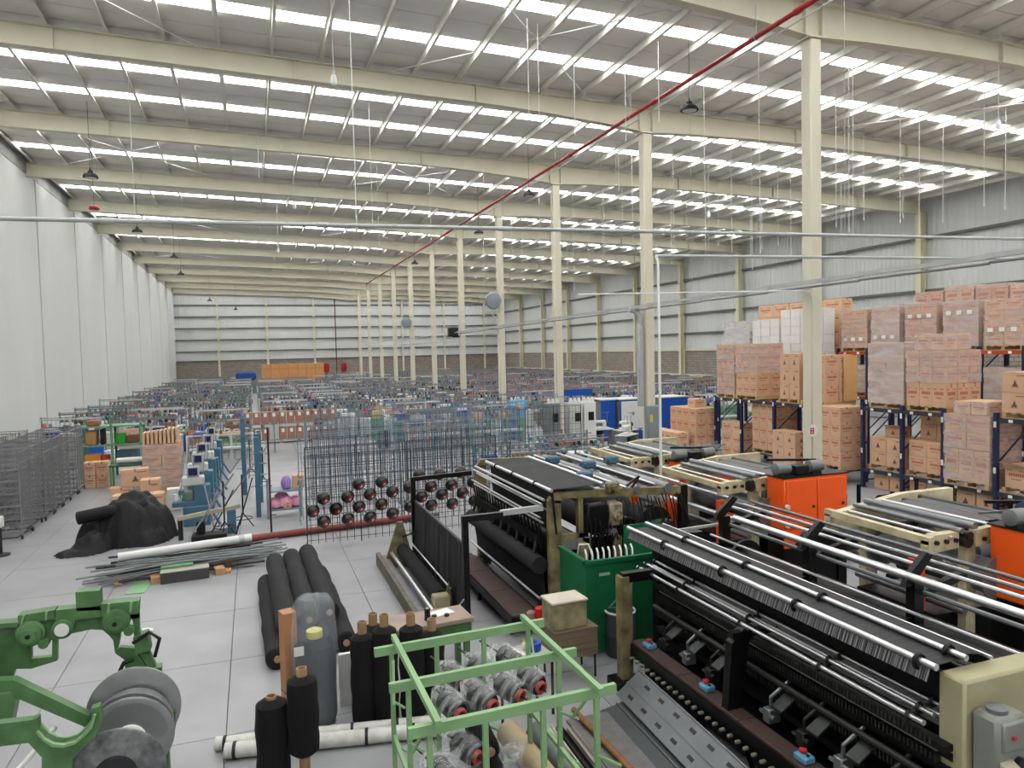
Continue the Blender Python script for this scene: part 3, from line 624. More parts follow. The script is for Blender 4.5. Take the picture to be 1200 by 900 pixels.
for i, (x, y, z, lb) in enumerate([(1.50, 6.02, 1.08, 'plastic wrapped dark yarn cone, front left of the upper four'), (1.78, 6.05, 1.08, 'plastic wrapped dark yarn cone, second from left of the upper four'), (2.05, 6.12, 1.08, 'plastic wrapped dark yarn cone, third from left of the upper four'), (2.33, 6.22, 1.08, 'plastic wrapped dark yarn cone, right one of the upper four'),
        (1.30, 5.62, .72, 'plastic wrapped dark yarn cone, lower left under the front rail'), (1.58, 5.95, .70, 'plastic wrapped dark yarn cone, lower middle under the front rail'), (2.0, 6.75, 1.02, 'plastic wrapped dark yarn cone, hanging at the back rail'), (1.72, 6.70, 1.0, 'plastic wrapped dark yarn cone, at the back beside the rear post'), (2.3, 6.8, 1.04, 'plastic wrapped dark yarn cone, in the back right corner')]):
    if c0 is None: c0 = cone(); o = c0
    else: o = dup(c0, (0, 0, 0))
    o.location = (x, y+.18, z+.04); o.rotation_euler = (radians(102), 0, radians(18+6*(i % 3))); o['label'] = lb; o['group'] = 'plastic wrapped yarn cones on the green creel'
for i, (x, y, z) in enumerate([(1.42, 5.9, .82), (2.02, 5.85, .78)]):
    n = 12; mb = MB(); vs = []; fs = []
    for k in range(7): vs += [((.10+.03*sin(k*1.7+i))*cos(2*pi*j/n)+rnd.uniform(-.02, .02), (.09)*sin(2*pi*j/n)+rnd.uniform(-.02, .02), -.07*k+rnd.uniform(-.01, .01)) for j in range(n)]
    for k in range(6): fs += [(k*n+j, k*n+(j+1) % n, (k+1)*n+(j+1) % n, (k+1)*n+j) for j in range(n)]
    mb.add(vs, fs); solo(mb, 'loose_plastic_sheet', M_wrap, 'crumpled clear plastic sheet hanging in the creel ' + ('below the left cones' if i == 0 else 'below the middle cones'), 'plastic', None, (x, y, z))
# cores of black rolls lying below the creel
fl3, ct3 = roll_mesh(1.0, .10, M_blk2, .045, .004, 18, .01)
for k, (x, y, z, lb) in enumerate([(1.93, 5.95, .11, 'short black roll lying lowest of three under the creel'), (1.95, 6.1, .32, 'short black roll lying in the middle of three under the creel'), (1.92, 6.2, .53, 'short black roll lying on top of three under the creel')]):
    t = thing('fabric_roll', lb, 'fabric roll', (x, y, z), radians(-4), 'three short rolls under the creel')
    for nm, me in (('fabric', fl3), ('core_tube', ct3)):
        o = link(nm, me, t); o.rotation_euler = (radians(-90), 0, 0)
# small side table with papers
t = thing('side_table', 'small grey side table behind the green creel', 'table', (2.78, 7.75, 0), .1)
MB().cbox(-.36, .36, -.24, .24, .66, .69, .006).obj('tabletop', mat('table_grey', (.62, .62, .60), .6), t)
for x in (-.32, .32):
    for y in (-.2, .2): MB().cyl((x, y, 0), (x, y, .66), .017, 8).obj('leg', M_dsteel, t)
t = thing('paper_stack', 'stack of cream papers with a clipboard on the side table', 'papers', (2.68, 7.72, .692), .25)
MB().box(-.18, .18, -.13, .13, 0, .012).obj('clipboard', mat('kraft_board', (.72, .66, .52), .7), t, False)
MB().box(-.15, .13, -.11, .11, .012, .03).obj('sheets', M_white, t, False)
t = thing('tape_roll', 'bright blue roll of tape on the side table', 'tape', (2.98, 7.8, .692))
MB().lathe([(.035, 0), (.085, 0), (.088, .01), (.088, .08), (.085, .09), (.035, .09)], 20).obj('tape', mat('blue_tape', (.10, .25, .62), .35, var=.05), t); MB().lathe([(.03, .001), (.036, .001), (.036, .091), (.03, .091)], 14).obj('core', mat('tape_core', (.12, .12, .2), .6), t)
t = thing('glue_bottle', 'small yellow topped bottle beside the blue tape', 'bottle', (2.88, 7.86, .692))
MB().lathe([(.02, 0), (.022, .07), (.01, .09)], 10).obj('body', M_white, t); MB().lathe([(.012, .09), (.012, .11)], 8).obj('cap', mat('yellow_cap', (.85, .75, .15), .5), t)
# long tubes and profiles on the floor to the right of the creel
M_tan = mat('tan_tube', (.66, .59, .47), .7, var=.1, scale=4)
t = thing('cardboard_tube', 'thick tan cardboard tube lying beyond the creel', 'tube', (2.42, 7.15, .14))
MB().lathe_on((0, 0, 0), (.12, -2.4, 0), [(.10, .01), (.10, 0), (.13, 0), (.13, 1), (.10, 1), (.10, .99)], 22).obj('tube_wall', M_tan, t)
t = thing('grey_roller', 'dark grey roller lying right of the tan tube', 'roller', (2.70, 7.05, .13))
MB().lathe_on((0, 0, 0), (.10, -2.4, 0), [(.03, -.04), (.03, 0), (.12, 0), (.12, 1), (.03, 1), (.03, 1.04)], 22).obj('roller_body', mat('roller_grey', (.36, .38, .38), .45, .2, var=.15), t)
for i, (x, col, lb) in enumerate([(2.92, (.80, .79, .74), 'long white metal profile lying on the floor beside the roller'), (3.02, (.10, .10, .10), 'long black steel profile lying on the floor beside the white one'), (3.12, (.62, .60, .56), 'long grey steel profile lying nearest the rusty bar')]):
    solo(MB().box(-.035, .035, -2.4, 0, 0, .03).box(-.035, -.028, -2.4, 0, .03, .075).box(.028, .035, -2.4, 0, .03, .075), 'steel_profile', mat('profile_%d' % i, col, .5, .2, var=.12), lb, 'profile', None, (x, 7.25-.06*i, .0), radians(-2), False)
t = thing('walkway_plate', 'grey chequered steel floor plate beneath the rusty bar', 'plate', (3.42, 6.5, 0))
m = MB().box(-.24, .30, -1.6, .85, 0, .03); m.obj('plate_sheet', mat('tread_plate', (.45, .44, .43), .5, .4, var=.25, scale=7, bump=.6, bscale=70), t, False)
t = thing('rusty_bar', 'rusty brown steel bar leaning across the floor plate', 'bar', (3.32, 7.45, .07))
MB().lathe_on((0, 0, 0), (.02, -2.1, .02), [(.02, -.01), (.034, 0), (.034, 1), (.02, 1.01)], 12).obj('bar_rod', mat('rust', (.52, .35, .20), .8, var=.35, scale=9), t)
# crate, cream box and red can
t = thing('wooden_crate', 'brown wooden crate on thin black legs beneath the cream box', 'crate', (3.72, 8.45, 0), radians(2))
for k in range(4): MB().cbox(-.30, .30, -.22, -.20, .30+.085*k, .38+.085*k, .004).obj('plank', mat('old_wood', (.45, .38, .31), .8, var=.25, scale=6, stretch=(.3, 1, 3)), t, False)
MB().box(-.30, .30, -.199, .22, .31, .63).obj('inner_box', _mats['old_wood'], t, False)
MB().cbox(-.31, .31, -.225, .225, .635, .66, .004).obj('lid', _mats['old_wood'], t, False)
for x in (-.27, .27):
    for y in (-.19, .19): MB().cyl((x, y, 0), (x, y, .31), .015, 8).obj('leg', M_black, t)
t = thing('cream_box', 'dirty cream box with pale lid standing on the wooden crate', 'box', (3.66, 8.45, .66), radians(3))
MB().cbox(-.24, .24, -.17, .17, 0, .33, .012).obj('body', mat('dirty_cream', (.60, .57, .44), .6, var=.2, scale=5, col2=(.42, .38, .28)), t); MB().cbox(-.255, .255, -.185, .185, .33, .365, .01).obj('lid', mat('stained_white', (.76, .72, .66), .6, var=.15), t)
t = thing('paint_can', 'red can standing by the near end of the brown walkway', 'can', (3.72, 9.45, .33))
MB().lathe([(.07, 0), (.075, .01), (.075, .2), (.07, .21)], 18).obj('body', mat('red_can', (.72, .10, .10), .4, var=.06), t); MB().lathe([(.068, .205), (.05, .225), (.02, .23)], 14).obj('lid', mat('can_lid', (.75, .2, .2), .4), t)
solo(MB().lathe([(.06, 0), (.065, .14), (.05, .16), (.03, .17)], 14), 'rag_cup', mat('stained_cup', (.6, .45, .42), .6), 'small stained cup beside the red can', 'cup', None, (3.60, 9.5, .33))
t = thing('drum', 'dark grey drum with a pale rim behind the machine post', 'drum', (4.62, 8.75, 0))
MB().lathe([(.2, 0), (.21, .02), (.21, .28), (.218, .3), (.21, .32), (.21, .6)], 22).obj('body', mat('drum_grey', (.22, .24, .25), .5, var=.1), t); MB().torus((0, 0, .61), .205, .016).obj('rim', M_white, t)
# ---------------- black knitting machines ----------------
M_olive = mat('worn_olive_cream_paint', (.52, .48, .34), .55, var=.3, scale=5, col2=(.30, .27, .18))
M_endbox = mat('machine_cream_green', (.62, .60, .47), .5, var=.12, scale=3)
M_oil = mat('oily_black_steel', (.035, .035, .038), .42, .2, var=.3, scale=9)
M_warp = mat('black_warp_threads', (.09, .09, .098), .7, var=.6, scale=26, stretch=(.4, 2.5, 1), bump=.5, bscale=30)
M_brownboard = mat('brown_board', (.27, .20, .18), .6, var=.15, scale=4)
M_gmesh = mat('green_guard_sheet', (.07, .38, .23), .5, var=.16, scale=5)
M_rod = mat('bright_rod', (.82, .82, .83), .30, .9, var=.05, scale=10)
def thread_mat(name, c1, c2, dens, axis='y'):
    if name in _mats: return _mats[name]
    m = mat(name, c1, .6, var=0); nt = m.node_tree; N = nt.nodes; L = nt.links
    tc = N.new('ShaderNodeTexCoord'); sx = N.new('ShaderNodeSeparateXYZ'); L.new(tc.outputs['Object'], sx.inputs[0])
    mu = N.new('ShaderNodeMath'); mu.operation = 'MULTIPLY'; mu.inputs[1].default_value = dens; L.new(sx.outputs[axis.upper()], mu.inputs[0])
    no = N.new('ShaderNodeTexNoise'); no.noise_dimensions = '1D'; no.inputs['Detail'].default_value = 3; L.new(mu.outputs[0], no.inputs['W']); no.inputs['Scale'].default_value = 1
    r = N.new('ShaderNodeValToRGB'); r.color_ramp.elements[0].position = .45; r.color_ramp.elements[1].position = .62
    r.color_ramp.elements[0].color = (*lin(c1), 1); r.color_ramp.elements[1].color = (*lin(c2), 1)
    L.new(no.outputs['Fac'], r.inputs['Fac']); L.new(r.outputs['Color'], N['Principled BSDF'].inputs['Base Color'])
    return m
M_thread = thread_mat('grey_threads', (.06, .06, .065), (.50, .50, .51), 60)
M_pleat = thread_mat('black_pleated_cloth', (.10, .10, .115), (.19, .19, .205), 14)
def yrod(m, x, z, y0, y1, r, n=10): return m.cyl((x, y0, z), (x, y1, z), r, n)
def sheet(pts_a, pts_b, th=.006):
    """thin ruled sheet between two polylines of equal length"""
    n = len(pts_a); m = MB(); up = Vector((0, 0, th))
    vs = [Vector(p) for p in pts_a]+[Vector(p) for p in pts_b]; vs = vs+[v+up if abs((vs[n]-vs[0]).normalized().z) < .8 else v+Vector((th, 0, 0)) for v in vs]
    fs = []
    for i in range(n-1): fs += [(i, i+1, n+i+1, n+i), (2*n+i, 3*n+i, 3*n+i+1, 2*n+i+1)]
    k = 2*n
    for i in range(n-1): fs += [(i, k+i, k+i+1, i+1), (n+i, n+i+1, k+n+i+1, k+n+i)]
    fs += [(0, n, k+n, k), (n-1, k+n-1, k+2*n-1, 2*n-1)]
    return m.add(vs, fs)

# ===== machine 1 (behind the green guard)
t = thing('knitting_machine', 'black warp knitting machine with a dark thread sheet on top, behind the green guard', 'machine', (0, 0, 0))
def endframe(y, parent, name='end_frame', ym=.05):
    m = MB()
    m.prism([(4.06, 0), (4.26, 0), (4.26, 1.95), (4.06, 1.95)], y-ym, y+ym, 'y')
    m.prism([(4.06, 1.95), (4.16, 2.08), (5.35, 2.04), (5.9, 2.0), (6.45, 1.98), (6.45, 1.86), (5.9, 1.88), (5.35, 1.92), (4.30, 1.97), (4.26, 1.9)], y-ym, y+ym, 'y')
    m.prism([(4.26, 1.42), (4.62, 1.42), (4.62, 1.36), (4.26, 1.32)], y-ym, y+ym, 'y')
    m.prism([(4.54, 1.36), (4.62, 1.36), (4.62, 1.97), (4.54, 1.97)], y-ym, y+ym, 'y')
    m.prism([(4.26, 1.3), (4.4, 1.1), (4.45, .2), (4.26, 0)], y-ym*.7, y+ym*.7, 'y')
    m.obj(name, M_olive, parent, False)
    MB().box(6.33, 6.45, y-.06, y+.06, 0, 2.0).obj('rear_post', M_oil, parent, False)
    m = MB().cbox(4.0, 4.32, y-.1, y+.1, 0, .12, .02); m.obj('foot', M_olive, parent, False)
endframe(9.92, t); endframe(13.6, t)
for i, (x, z, r) in enumerate([(4.06, 2.13, .028), (4.90, 2.16, .03)]): yrod(MB(), x, z, 9.75, 12.9, r).obj('top_bar', M_rod, t)
for y in (10.4, 11.4, 12.3):
    MB().torus((4.06, y, 2.13), .035, .014, (0, 1, 0), 12, 5).obj('bar_clip', M_oil, t)
sheet([(4.09, y, 2.13+.008*sin(y*9)) for y in [9.8+.2*i for i in range(16)]], [(4.87, y, 2.15+.008*sin(y*7)) for y in [9.8+.2*i for i in range(16)]]).obj('warp_sheet', M_warp, t)
sheet([(4.10, y, 2.10) for y in (9.8, 12.8)], [(4.16, y, 1.45) for y in (9.8, 12.8)]).obj('front_warp_sheet', M_blk2, t)
for i, (x, z) in enumerate([(4.02, 1.96), (3.98, 1.90), (4.05, 1.82), (3.95, 1.70), (3.99, 1.62)]): yrod(MB(), x, z, 9.95, 13.5, .016 if i else .02, 8).obj('guide_rod', M_rod, t)
MB().box(4.1, 4.9, 9.98, 13.5, .35, 1.15).obj('needle_bed', M_oil, t, False)
MB().box(4.04, 4.3, 9.98, 13.5, 1.2, 1.42).obj('guide_rail', M_oil, t, False)
m = MB()
for k in range(64):
    y = 10.05+k*.054; m.box(3.97, 4.05, y, y+.03, 1.22+.04*(k % 2), 1.40)
    if k % 3 == 0: m.bar((4.0, y, 1.4), (3.98, y+.04, 1.62), .02)
tag(m.obj('needle_block', M_oil, t, False), kind='stuff')
for k in range(9):
    y = 10.2+k*.4; MB().bar((3.93, y, 1.08), (4.02, y+.06, 1.36), .045, .03).obj('lever', M_oil if k % 2 else M_dsteel, t, False)
yrod(MB(), 3.93, .98, 9.95, 13.55, .13, 20).obj('cloth_roller', M_blk, t)
yrod(MB(), 3.9, .50, 9.9, 13.5, .02).obj('lower_rod', M_rod, t)
sheet([(3.96, y, .92) for y in (9.95, 13.5)], [(4.05, y, .30) for y in (9.95, 13.5)]).obj('cloth_apron', M_blk2, t)
# overhead beams at the back of the machine
for i, (x, z, r, m_) in enumerate([(5.15, 2.02, .03, M_rod), (5.35, 2.05, .022, M_rod), (5.55, 2.0, .06, M_greyroll), (5.85, 2.06, .02, M_rod), (6.1, 1.98, .08, M_greyroll), (6.3, 2.05, .02, M_rod)]): yrod(MB(), x, z, 9.85, 13.7, r, 14).obj('thread_roller', m_, t)
for x, z in ((5.45, 1.2), (5.45, .6), (6.0, 1.35)):
    b = MB(); b.lathe_on((x, 10.1, z), (x, 13.4, z), [(.05, -.03), (.05, 0), (.30, 0), (.30, .01), (.2, .012), (.2, .988), (.30, .99), (.30, 1), (.05, 1), (.05, 1.03)], 24); b.obj('warp_beam', M_blk, t)
for y, x in ((10.6, 5.0), (11.6, 5.55), (12.4, 5.2), (11.9, 6.15)):
    MB().cbox(x-.12, x+.12, y-.1, y+.1, 2.08, 2.22, .03).obj('drive_box', mat('teal_blue_grey', (.25, .38, .46), .5, var=.15), t)
MB().cbox(5.0, 5.2, 9.78, 9.9, 2.0, 2.16, .02).cyl((5.1, 9.7, 2.08), (5.1, 9.95, 2.08), .05, 12).obj('end_bearing', M_olive, t)
MB().bar((5.4, 9.9, 1.95), (5.6, 9.9, 2.2), .03).bar((5.6, 9.9, 2.2), (5.3, 9.9, 2.02), .03).obj('end_bracket', M_dsteel, t, False)
# gear side of the near end
MB().cbox(4.64, 4.98, 9.74, 9.92, 1.46, 1.86, .02).obj('control_cabinet', M_oil, t)
g = MB().cbox(5.0, 5.22, 9.72, 9.95, 1.5, 1.86, .03); g.cyl((5.11, 9.66, 1.68), (5.11, 9.95, 1.68), .075, 16); g.cyl((5.11, 9.6, 1.68), (5.11, 9.67, 1.68), .035, 12); g.obj('gear_case', mat('cream_grease', (.62, .58, .46), .45, var=.3, scale=8, col2=(.3, .27, .2)), t)
MB().cyl((5.3, 9.78, 1.45), (5.3, 9.9, 1.45), .16, 24).torus((5.3, 9.76, 1.45), .15, .02, (0, 1, 0), 24, 6).obj('pulley', M_oil, t)
for i in range(7): MB().tube([(4.72+.07*i, 9.84, 1.4), (4.7+.07*i, 9.8, 1.1), (4.74+.065*i, 9.82, .75)], .02, 6).obj('cable', M_oil if i % 3 else M_olive, t)
MB().cbox(4.5, 4.62, 9.7, 9.86, .95, 1.3, .01).obj('drive_arm', M_olive, t); MB().cbox(5.06, 5.2, 9.72, 9.86, .6, 1.36, .02).obj('drive_arm', M_olive, t)
m = MB()
for k in range(6): m.tube([(5.6+.05*k, 9.8, 1.5), (5.58+.06*k, 9.72, 1.2), (5.62+.045*k, 9.75, .8)], .016, 6)
m.obj('red_hose_bundle', mat('red_hose', (.62, .16, .12), .5), t)
for k, (x, y, z) in enumerate([(5.35, 9.75, 1.05), (5.55, 9.7, .9), (5.3, 9.7, .82), (5.5, 9.6, .72)]): MB().cbox(x-.09, x+.09, y-.06, y+.06, z-.05, z+.05, .015).obj('white_cam', M_white, t)
m = MB(); rr_ = random.Random(5)
for k in range(26):
    x = 4.66+.066*k; m.tube([(x, 9.86, 1.9-.02*(k % 4)), (x+rr_.uniform(-.05, .05), 9.7, 1.5+rr_.uniform(-.15, .1)), (x+rr_.uniform(-.08, .08), 9.78, .95+rr_.uniform(-.3, .2))], .011, 5)
tag(m.obj('cable_bundle', M_oil, t), kind='stuff')
MB().box(4.7, 6.2, 10.0, 10.06, .1, 1.3).obj('inner_panel', M_oil, t, False); MB().cbox(5.7, 6.1, 9.7, 9.9, .9, 1.5, .02).obj('relay_box', M_dsteel, t)
for k in range(3): MB().cyl((5.05+.4*k, 9.7, 1.42), (5.05+.4*k, 9.78, 1.42), .06, 14).obj('idler_wheel', M_greyroll, t)
# arms that carry the cloth frame
t = thing('cloth_portal', 'black portal frame of square tube that carries the hanging black cloth', 'frame', (0, 0, 0))
MB().box(2.84, 2.93, 10.26, 10.35, 0, 1.76).obj('post', M_oil, t, False); MB().box(2.84, 2.93, 13.95, 14.04, 0, 1.76).obj('post', M_oil, t, False)
MB().bar((2.84, 10.3, 1.72), (3.55, 10.15, 1.76), .09).obj('arm', M_oil, t, False); MB().bar((3.4, 10.18, 1.78), (4.02, 10.0, 1.84), .08).obj('arm_extension', M_galv, t, False)
MB().bar((2.84, 14.0, 1.72), (4.02, 13.75, 1.8), .08).obj('arm', M_oil, t, False)
MB().bar((2.9, 10.3, 1.3), (2.9, 14.0, 1.3), .04).obj('cloth_rail', M_oil, t, False)
a_ = [10.42+.05*i for i in range(72)]
o = sheet([(2.9+.02*sin(i*1.3), y, 1.31) for i, y in enumerate(a_)], [(2.84+.035*sin(i*.9+1), y, .10) for i, y in enumerate(a_)]).obj('hanging_cloth', M_pleat)
tag(o, 'long curtain of black pleated cloth hanging from the portal frame', 'cloth', None, 'thing')
t = thing('walkway', 'narrow brown walkway board in front of the black knitting machine', 'walkway', (0, 0, 0))
for k in range(3): MB().cbox(3.44, 3.84, 9.85+1.15*k, 9.85+1.15*k+1.135, .29, .325, .004).obj('board', M_brownboard, t, False)
MB().box(3.42, 3.86, 9.83, 13.3, .18, .289).obj('frame', M_oil, t, False)
for y in (10.0, 11.6, 13.1):
    for x in (3.47, 3.81): MB().box(x-.03, x+.03, y-.03, y+.03, 0, .18).obj('leg', M_oil, t, False)
MB().box(3.84, 3.9, 9.9, 13.2, .02, .3).obj('oil_tray', M_oil, t, False)
# take-up unit
t = thing('take_up_unit', 'cloth take-up roller unit on the floor left of the hanging black cloth', 'machine', (0, 0, 0))
yrod(MB(), 2.64, .36, 10.95, 13.95, .125, 22).obj('cloth_roller', M_blk2, t)
yrod(MB(), 2.43, .30, 10.1, 14.2, .04, 14).obj('press_roller', M_rod, t); yrod(MB(), 2.79, .50, 10.9, 13.9, .016, 8).obj('tension_rod', M_rod, t)
MB().box(2.18, 2.26, 10.1, 14.4, 0, .24).obj('side_board', mat('grey_brown_board', (.40, .37, .33), .7, var=.3, scale=5), t, False)
MB().box(2.27, 2.38, 10.1, 14.3, .05, .20).obj('film_trough', mat('dusty_film', (.42, .42, .43), .4, var=.4, scale=12), t, False)
MB().cbox(2.48, 2.74, 10.72, 10.92, 0, .46, .02).obj('end_bracket', mat('cream_bracket', (.62, .58, .46), .5, var=.15), t)
MB().prism([(2.25, 0), (2.88, 0), (2.66, .90), (2.56, .90)], 14.0, 14.06, 'y').obj('end_plate', M_olive, t, False)
MB().prism([(2.6, 0), (2.86, 0), (2.78, .60)], 10.93, 10.97, 'y').obj('end_plate', M_olive, t, False)
MB().bar((2.65, 13.95, .62), (2.88, 13.5, .80), .03).obj('stay_rod', M_oil, t, False)
MB().tube([(2.75, 10.4, .35), (2.83, 10.3, .5), (2.95, 10.35, .52), (3.0, 10.4, .45)], .014, 6).obj('hose', M_galv, t)

# ===== green guard between the machines
t = thing('machine_guard', 'dark green sheet metal guard box at the machine end', 'guard', (0, 0, 0))
MB().box(4.14, 4.16, 8.82, 9.68, .04, 1.30).obj('side_sheet', M_gmesh, t, False); MB().box(4.14, 5.62, 8.80, 8.82, .04, 1.30).obj('front_sheet', M_gmesh, t, False)
MB().box(5.0, 5.62, 9.3, 9.32, .04, 1.62).obj('rear_sheet', M_gmesh, t, False)
MB().box(4.12, 4.19, 8.79, 9.7, 1.27, 1.325).obj('top_rim', M_gmesh, t, False); MB().box(4.12, 5.64, 8.78, 8.84, 1.27, 1.325).obj('top_rim', M_gmesh, t, False)
MB().tube([(4.6, 8.55, .72), (4.3, 8.45, .78), (4.75, 8.3, 1.28), (5.0, 8.2, 1.36)], .012, 6).obj('cable', mat('grey_green_cable', (.35, .42, .36), .5), t)
m = MB()
for k in range(9): m.tube([(4.25+.09*k, 9.0, 1.22), (4.27+.09*k, 9.05, 1.35), (4.3+.09*k, 9.15, 1.38)], .014, 6)
m.obj('cable_loop', M_white, t)
MB().tube([(4.2, 9.2, 1.3), (4.19, 9.1, 1.48), (4.28, 9.0, 1.5), (4.32, 8.95, 1.34)], .014, 6).obj('bent_rod', M_white, t)
MB().box(4.34, 4.5, 8.795, 8.8, 1.10, 1.14).obj('paint_mark', mat('pale_mark', (.62, .72, .62), .6), t, False)

# ===== machine 2 (front right)
t = thing('knitting_machine', 'long black warp knitting machine with chrome rods and blue switch boxes, nearest the viewer', 'machine', (0, 0, 0))
MB().prism([(7.83, 0), (7.98, 0), (7.98, 1.38), (7.83, 1.38)], 4.16, 4.27, 'x').box(4.26, 4.32, 7.85, 7.96, .1, 1.3).obj('end_post', M_olive, t, False)
MB().cbox(4.05, 4.4, 7.75, 8.05, 0, .1, .01).obj('foot', M_oil, t, False)
MB().box(4.2, 4.62, 7.85, 7.95, 1.3, 1.42).obj('end_arm', M_oil, t, False)
for k in range(4): MB().cbox(4.28, 4.47, 7.82-1.05*(k+1)+.01, 7.82-1.05*k, .55, .585, .004).obj('board', M_brownboard, t, False)
MB().box(4.27, 4.33, 3.6, 7.82, .40, .549).obj('board_rail', M_oil, t, False)
m = MB()
for k in range(34):
    y = 7.7-k*.12; m.lathe([(.012, 0), (.02, .01), (.02, .05), (.012, .06)], 8, Matrix.Translation((4.25, y, .42)) @ Matrix.Rotation(radians(-90), 4, 'Y'))
tag(m.obj('bobbin_stud', mat('dirty_cream_plastic', (.42, .41, .36), .5), t), kind='stuff')
for k in range(5): MB().bar((4.3, 7.3-.8*k, .42), (4.34, 7.1-.8*k, .04), .03).obj('stay', M_oil, t, False)
MB().box(4.48, 5.2, 3.7, 7.85, .1, .5).obj('base', M_oil, t, False); MB().box(4.85, 5.2, 3.7, 7.85, .5, 1.25).obj('needle_bed', M_oil, t, False)
# lower rods and guide rails
rl = [(4.60, 1.36, .022), (4.70, 1.40, .02), (4.78, 1.38, .018), (4.84, 1.42, .018)]
for x, z, r in rl: yrod(MB(), x, z, 3.95, 8.2, r).obj('guide_rod', M_rod, t)
for y in (8.15, 7.25, 6.1, 5.0, 4.08):
    m = MB()
    for i, (x, z, r) in enumerate(rl): m.torus((x, y, z), .032, .012, (0, 1, 0), 12, 5)
    m.bar((4.56, y, 1.33), (4.88, y, 1.40), .03, .02); m.obj('rod_clamp', M_dsteel, t)
for x, z, h in ((4.62, 1.20, .05), (4.70, 1.12, .06), (4.66, 1.02, .05), (4.76, .92, .07), (4.68, .82, .04), (4.62, .66, .06)):
    MB().box(x, x+.10, 3.8, 7.8, z, z+h).obj('guide_rail', M_oil, t, False)
m = MB()
for k in range(100):
    y = 3.9+k*.039; m.cyl((4.6, y, 1.23), (4.6, y, 1.28), .012, 6); m.box(4.66, 4.71, y, y+.02, 1.06, 1.13); m.box(4.62, 4.68, y, y+.018, .86, .93)
tag(m.obj('needle_block', M_dsteel, t, False), kind='stuff')
yrod(MB(), 4.68, 1.16, 3.9, 7.8, .012, 6).obj('thin_rod', M_greyroll, t); yrod(MB(), 4.60, .98, 3.9, 7.8, .03, 10).obj('lift_shaft', M_dsteel, t)
for k, y in enumerate((7.45, 7.0, 6.55, 5.6, 5.15, 4.7, 4.25)):
    m = MB().cbox(4.50, 4.64, y-.05, y+.05, .58, .72, .01); m.tube([(4.56, y, .7), (4.52, y-.05, .85), (4.60, y-.1, .95), (4.7, y-.1, 1.0)], .018, 6); m.cyl((4.52, y-.1, .66), (4.52, y+.1, .66), .02, 8)
    m.obj('hook_arm', M_greyroll if k % 2 else M_dsteel, t)
    MB().prism([(4.46, .80), (4.68, .93), (4.68, .95), (4.46, .82)], y-.27, y-.13, 'y').obj('chute_plate', mat('dull_steel_plate', (.20, .21, .205), .4, .5, var=.25), t, False)
# black cloth face and top rods
sheet([(4.72, y, 1.78) for y in (3.95, 8.2)], [(4.88, y, 1.40) for y in (3.95, 8.2)]).obj('cloth_face', M_blk2, t)
xb, xa = 4.605, 4.904999999999999
yrod(MB(), xb, 1.82, 3.85, 8.45, .026, 12).obj('top_bar', M_rod, t); yrod(MB(), xa, 1.84, 3.85, 8.5, .024, 12).obj('top_bar', M_rod, t)
sheet([(xb, y, 1.80) for y in (3.9, 8.4)], [(xb-.04, y, 1.70) for y in (3.9, 8.4)]).obj('thread_fringe', M_thread, t)
sheet([(xb, y, 1.80) for y in (3.9, 8.4)], [(xa, y, 1.81) for y in (3.9, 8.4)]).obj('thread_sheet', _mats.get('black_white_threads') or thread_mat('black_white_threads', (.02, .02, .022), (.17, .17, .18), 45), t)
sheet([(xa, y, 1.85) for y in (3.9, 8.4)], [(xa+.24, y, 1.81) for y in (3.9, 8.4)]).obj('thread_sheet', thread_mat('black_white_threads', (.02, .02, .022), (.17, .17, .18), 45), t)
yrod(MB(), xa+.26, 1.80, 3.85, 8.5, .016, 8).obj('thin_rod', M_rod, t)
for y in (7.55, 6.4, 5.3, 4.0):
    for x, z in ((xb, 1.82), (xa, 1.84)): MB().torus((x, y, z-.01), .05, .017, (0, 1, 0), 16, 6).box(x-.02, x+.02, y-.012, y+.012, z-.14, z-.04).obj('bar_clip', M_oil, t)
for x, z in ((5.1, 1.62), (5.35, 1.55)): yrod(MB(), x, z, 3.9, 8.3, .05, 12).obj('thread_roller', M_oil, t)
MB().box(4.9, 5.6, 8.2, 8.35, 0, 1.72).obj('far_end_frame', M_oil, t, False)
# black bracket post and switch boxes on the board
MB().prism([(4.30, .585), (4.47, .585), (4.56, 1.22), (4.62, 1.34), (4.50, 1.38), (4.36, 1.25)], 5.92, 6.02, 'y').box(4.36, 4.9, 5.90, 5.98, 1.30, 1.36).obj('bracket_post', M_oil, t, False)
MB().prism([(.59, 5.99), (.59, 6.12), (.82, 6.03)], 4.29, 4.31, 'x').obj('white_card', mat('cream_card', (.80, .77, .68), .6), t, False)
M_sblue = mat('switch_blue', (.35, .55, .68), .45, var=.08); M_sred = mat('button_red', (.72, .16, .12), .4, var=0)
for y in (7.55, 6.38, 4.95):
    s = MB().cbox(4.32, 4.44, y-.075, y+.075, .585, .645, .012).obj('switch_box', M_sblue, t)
    MB().lathe([(.022, 0), (.022, .02), (.035, .022), (.035, .035), (.02, .04)], 14, Matrix.Translation((4.38, y+.015, .645))).obj('stop_button', M_sred, s)
    MB().lathe([(.014, 0), (.014, .012)], 10, Matrix.Translation((4.38, y-.045, .645))).obj('start_button', M_black, s)
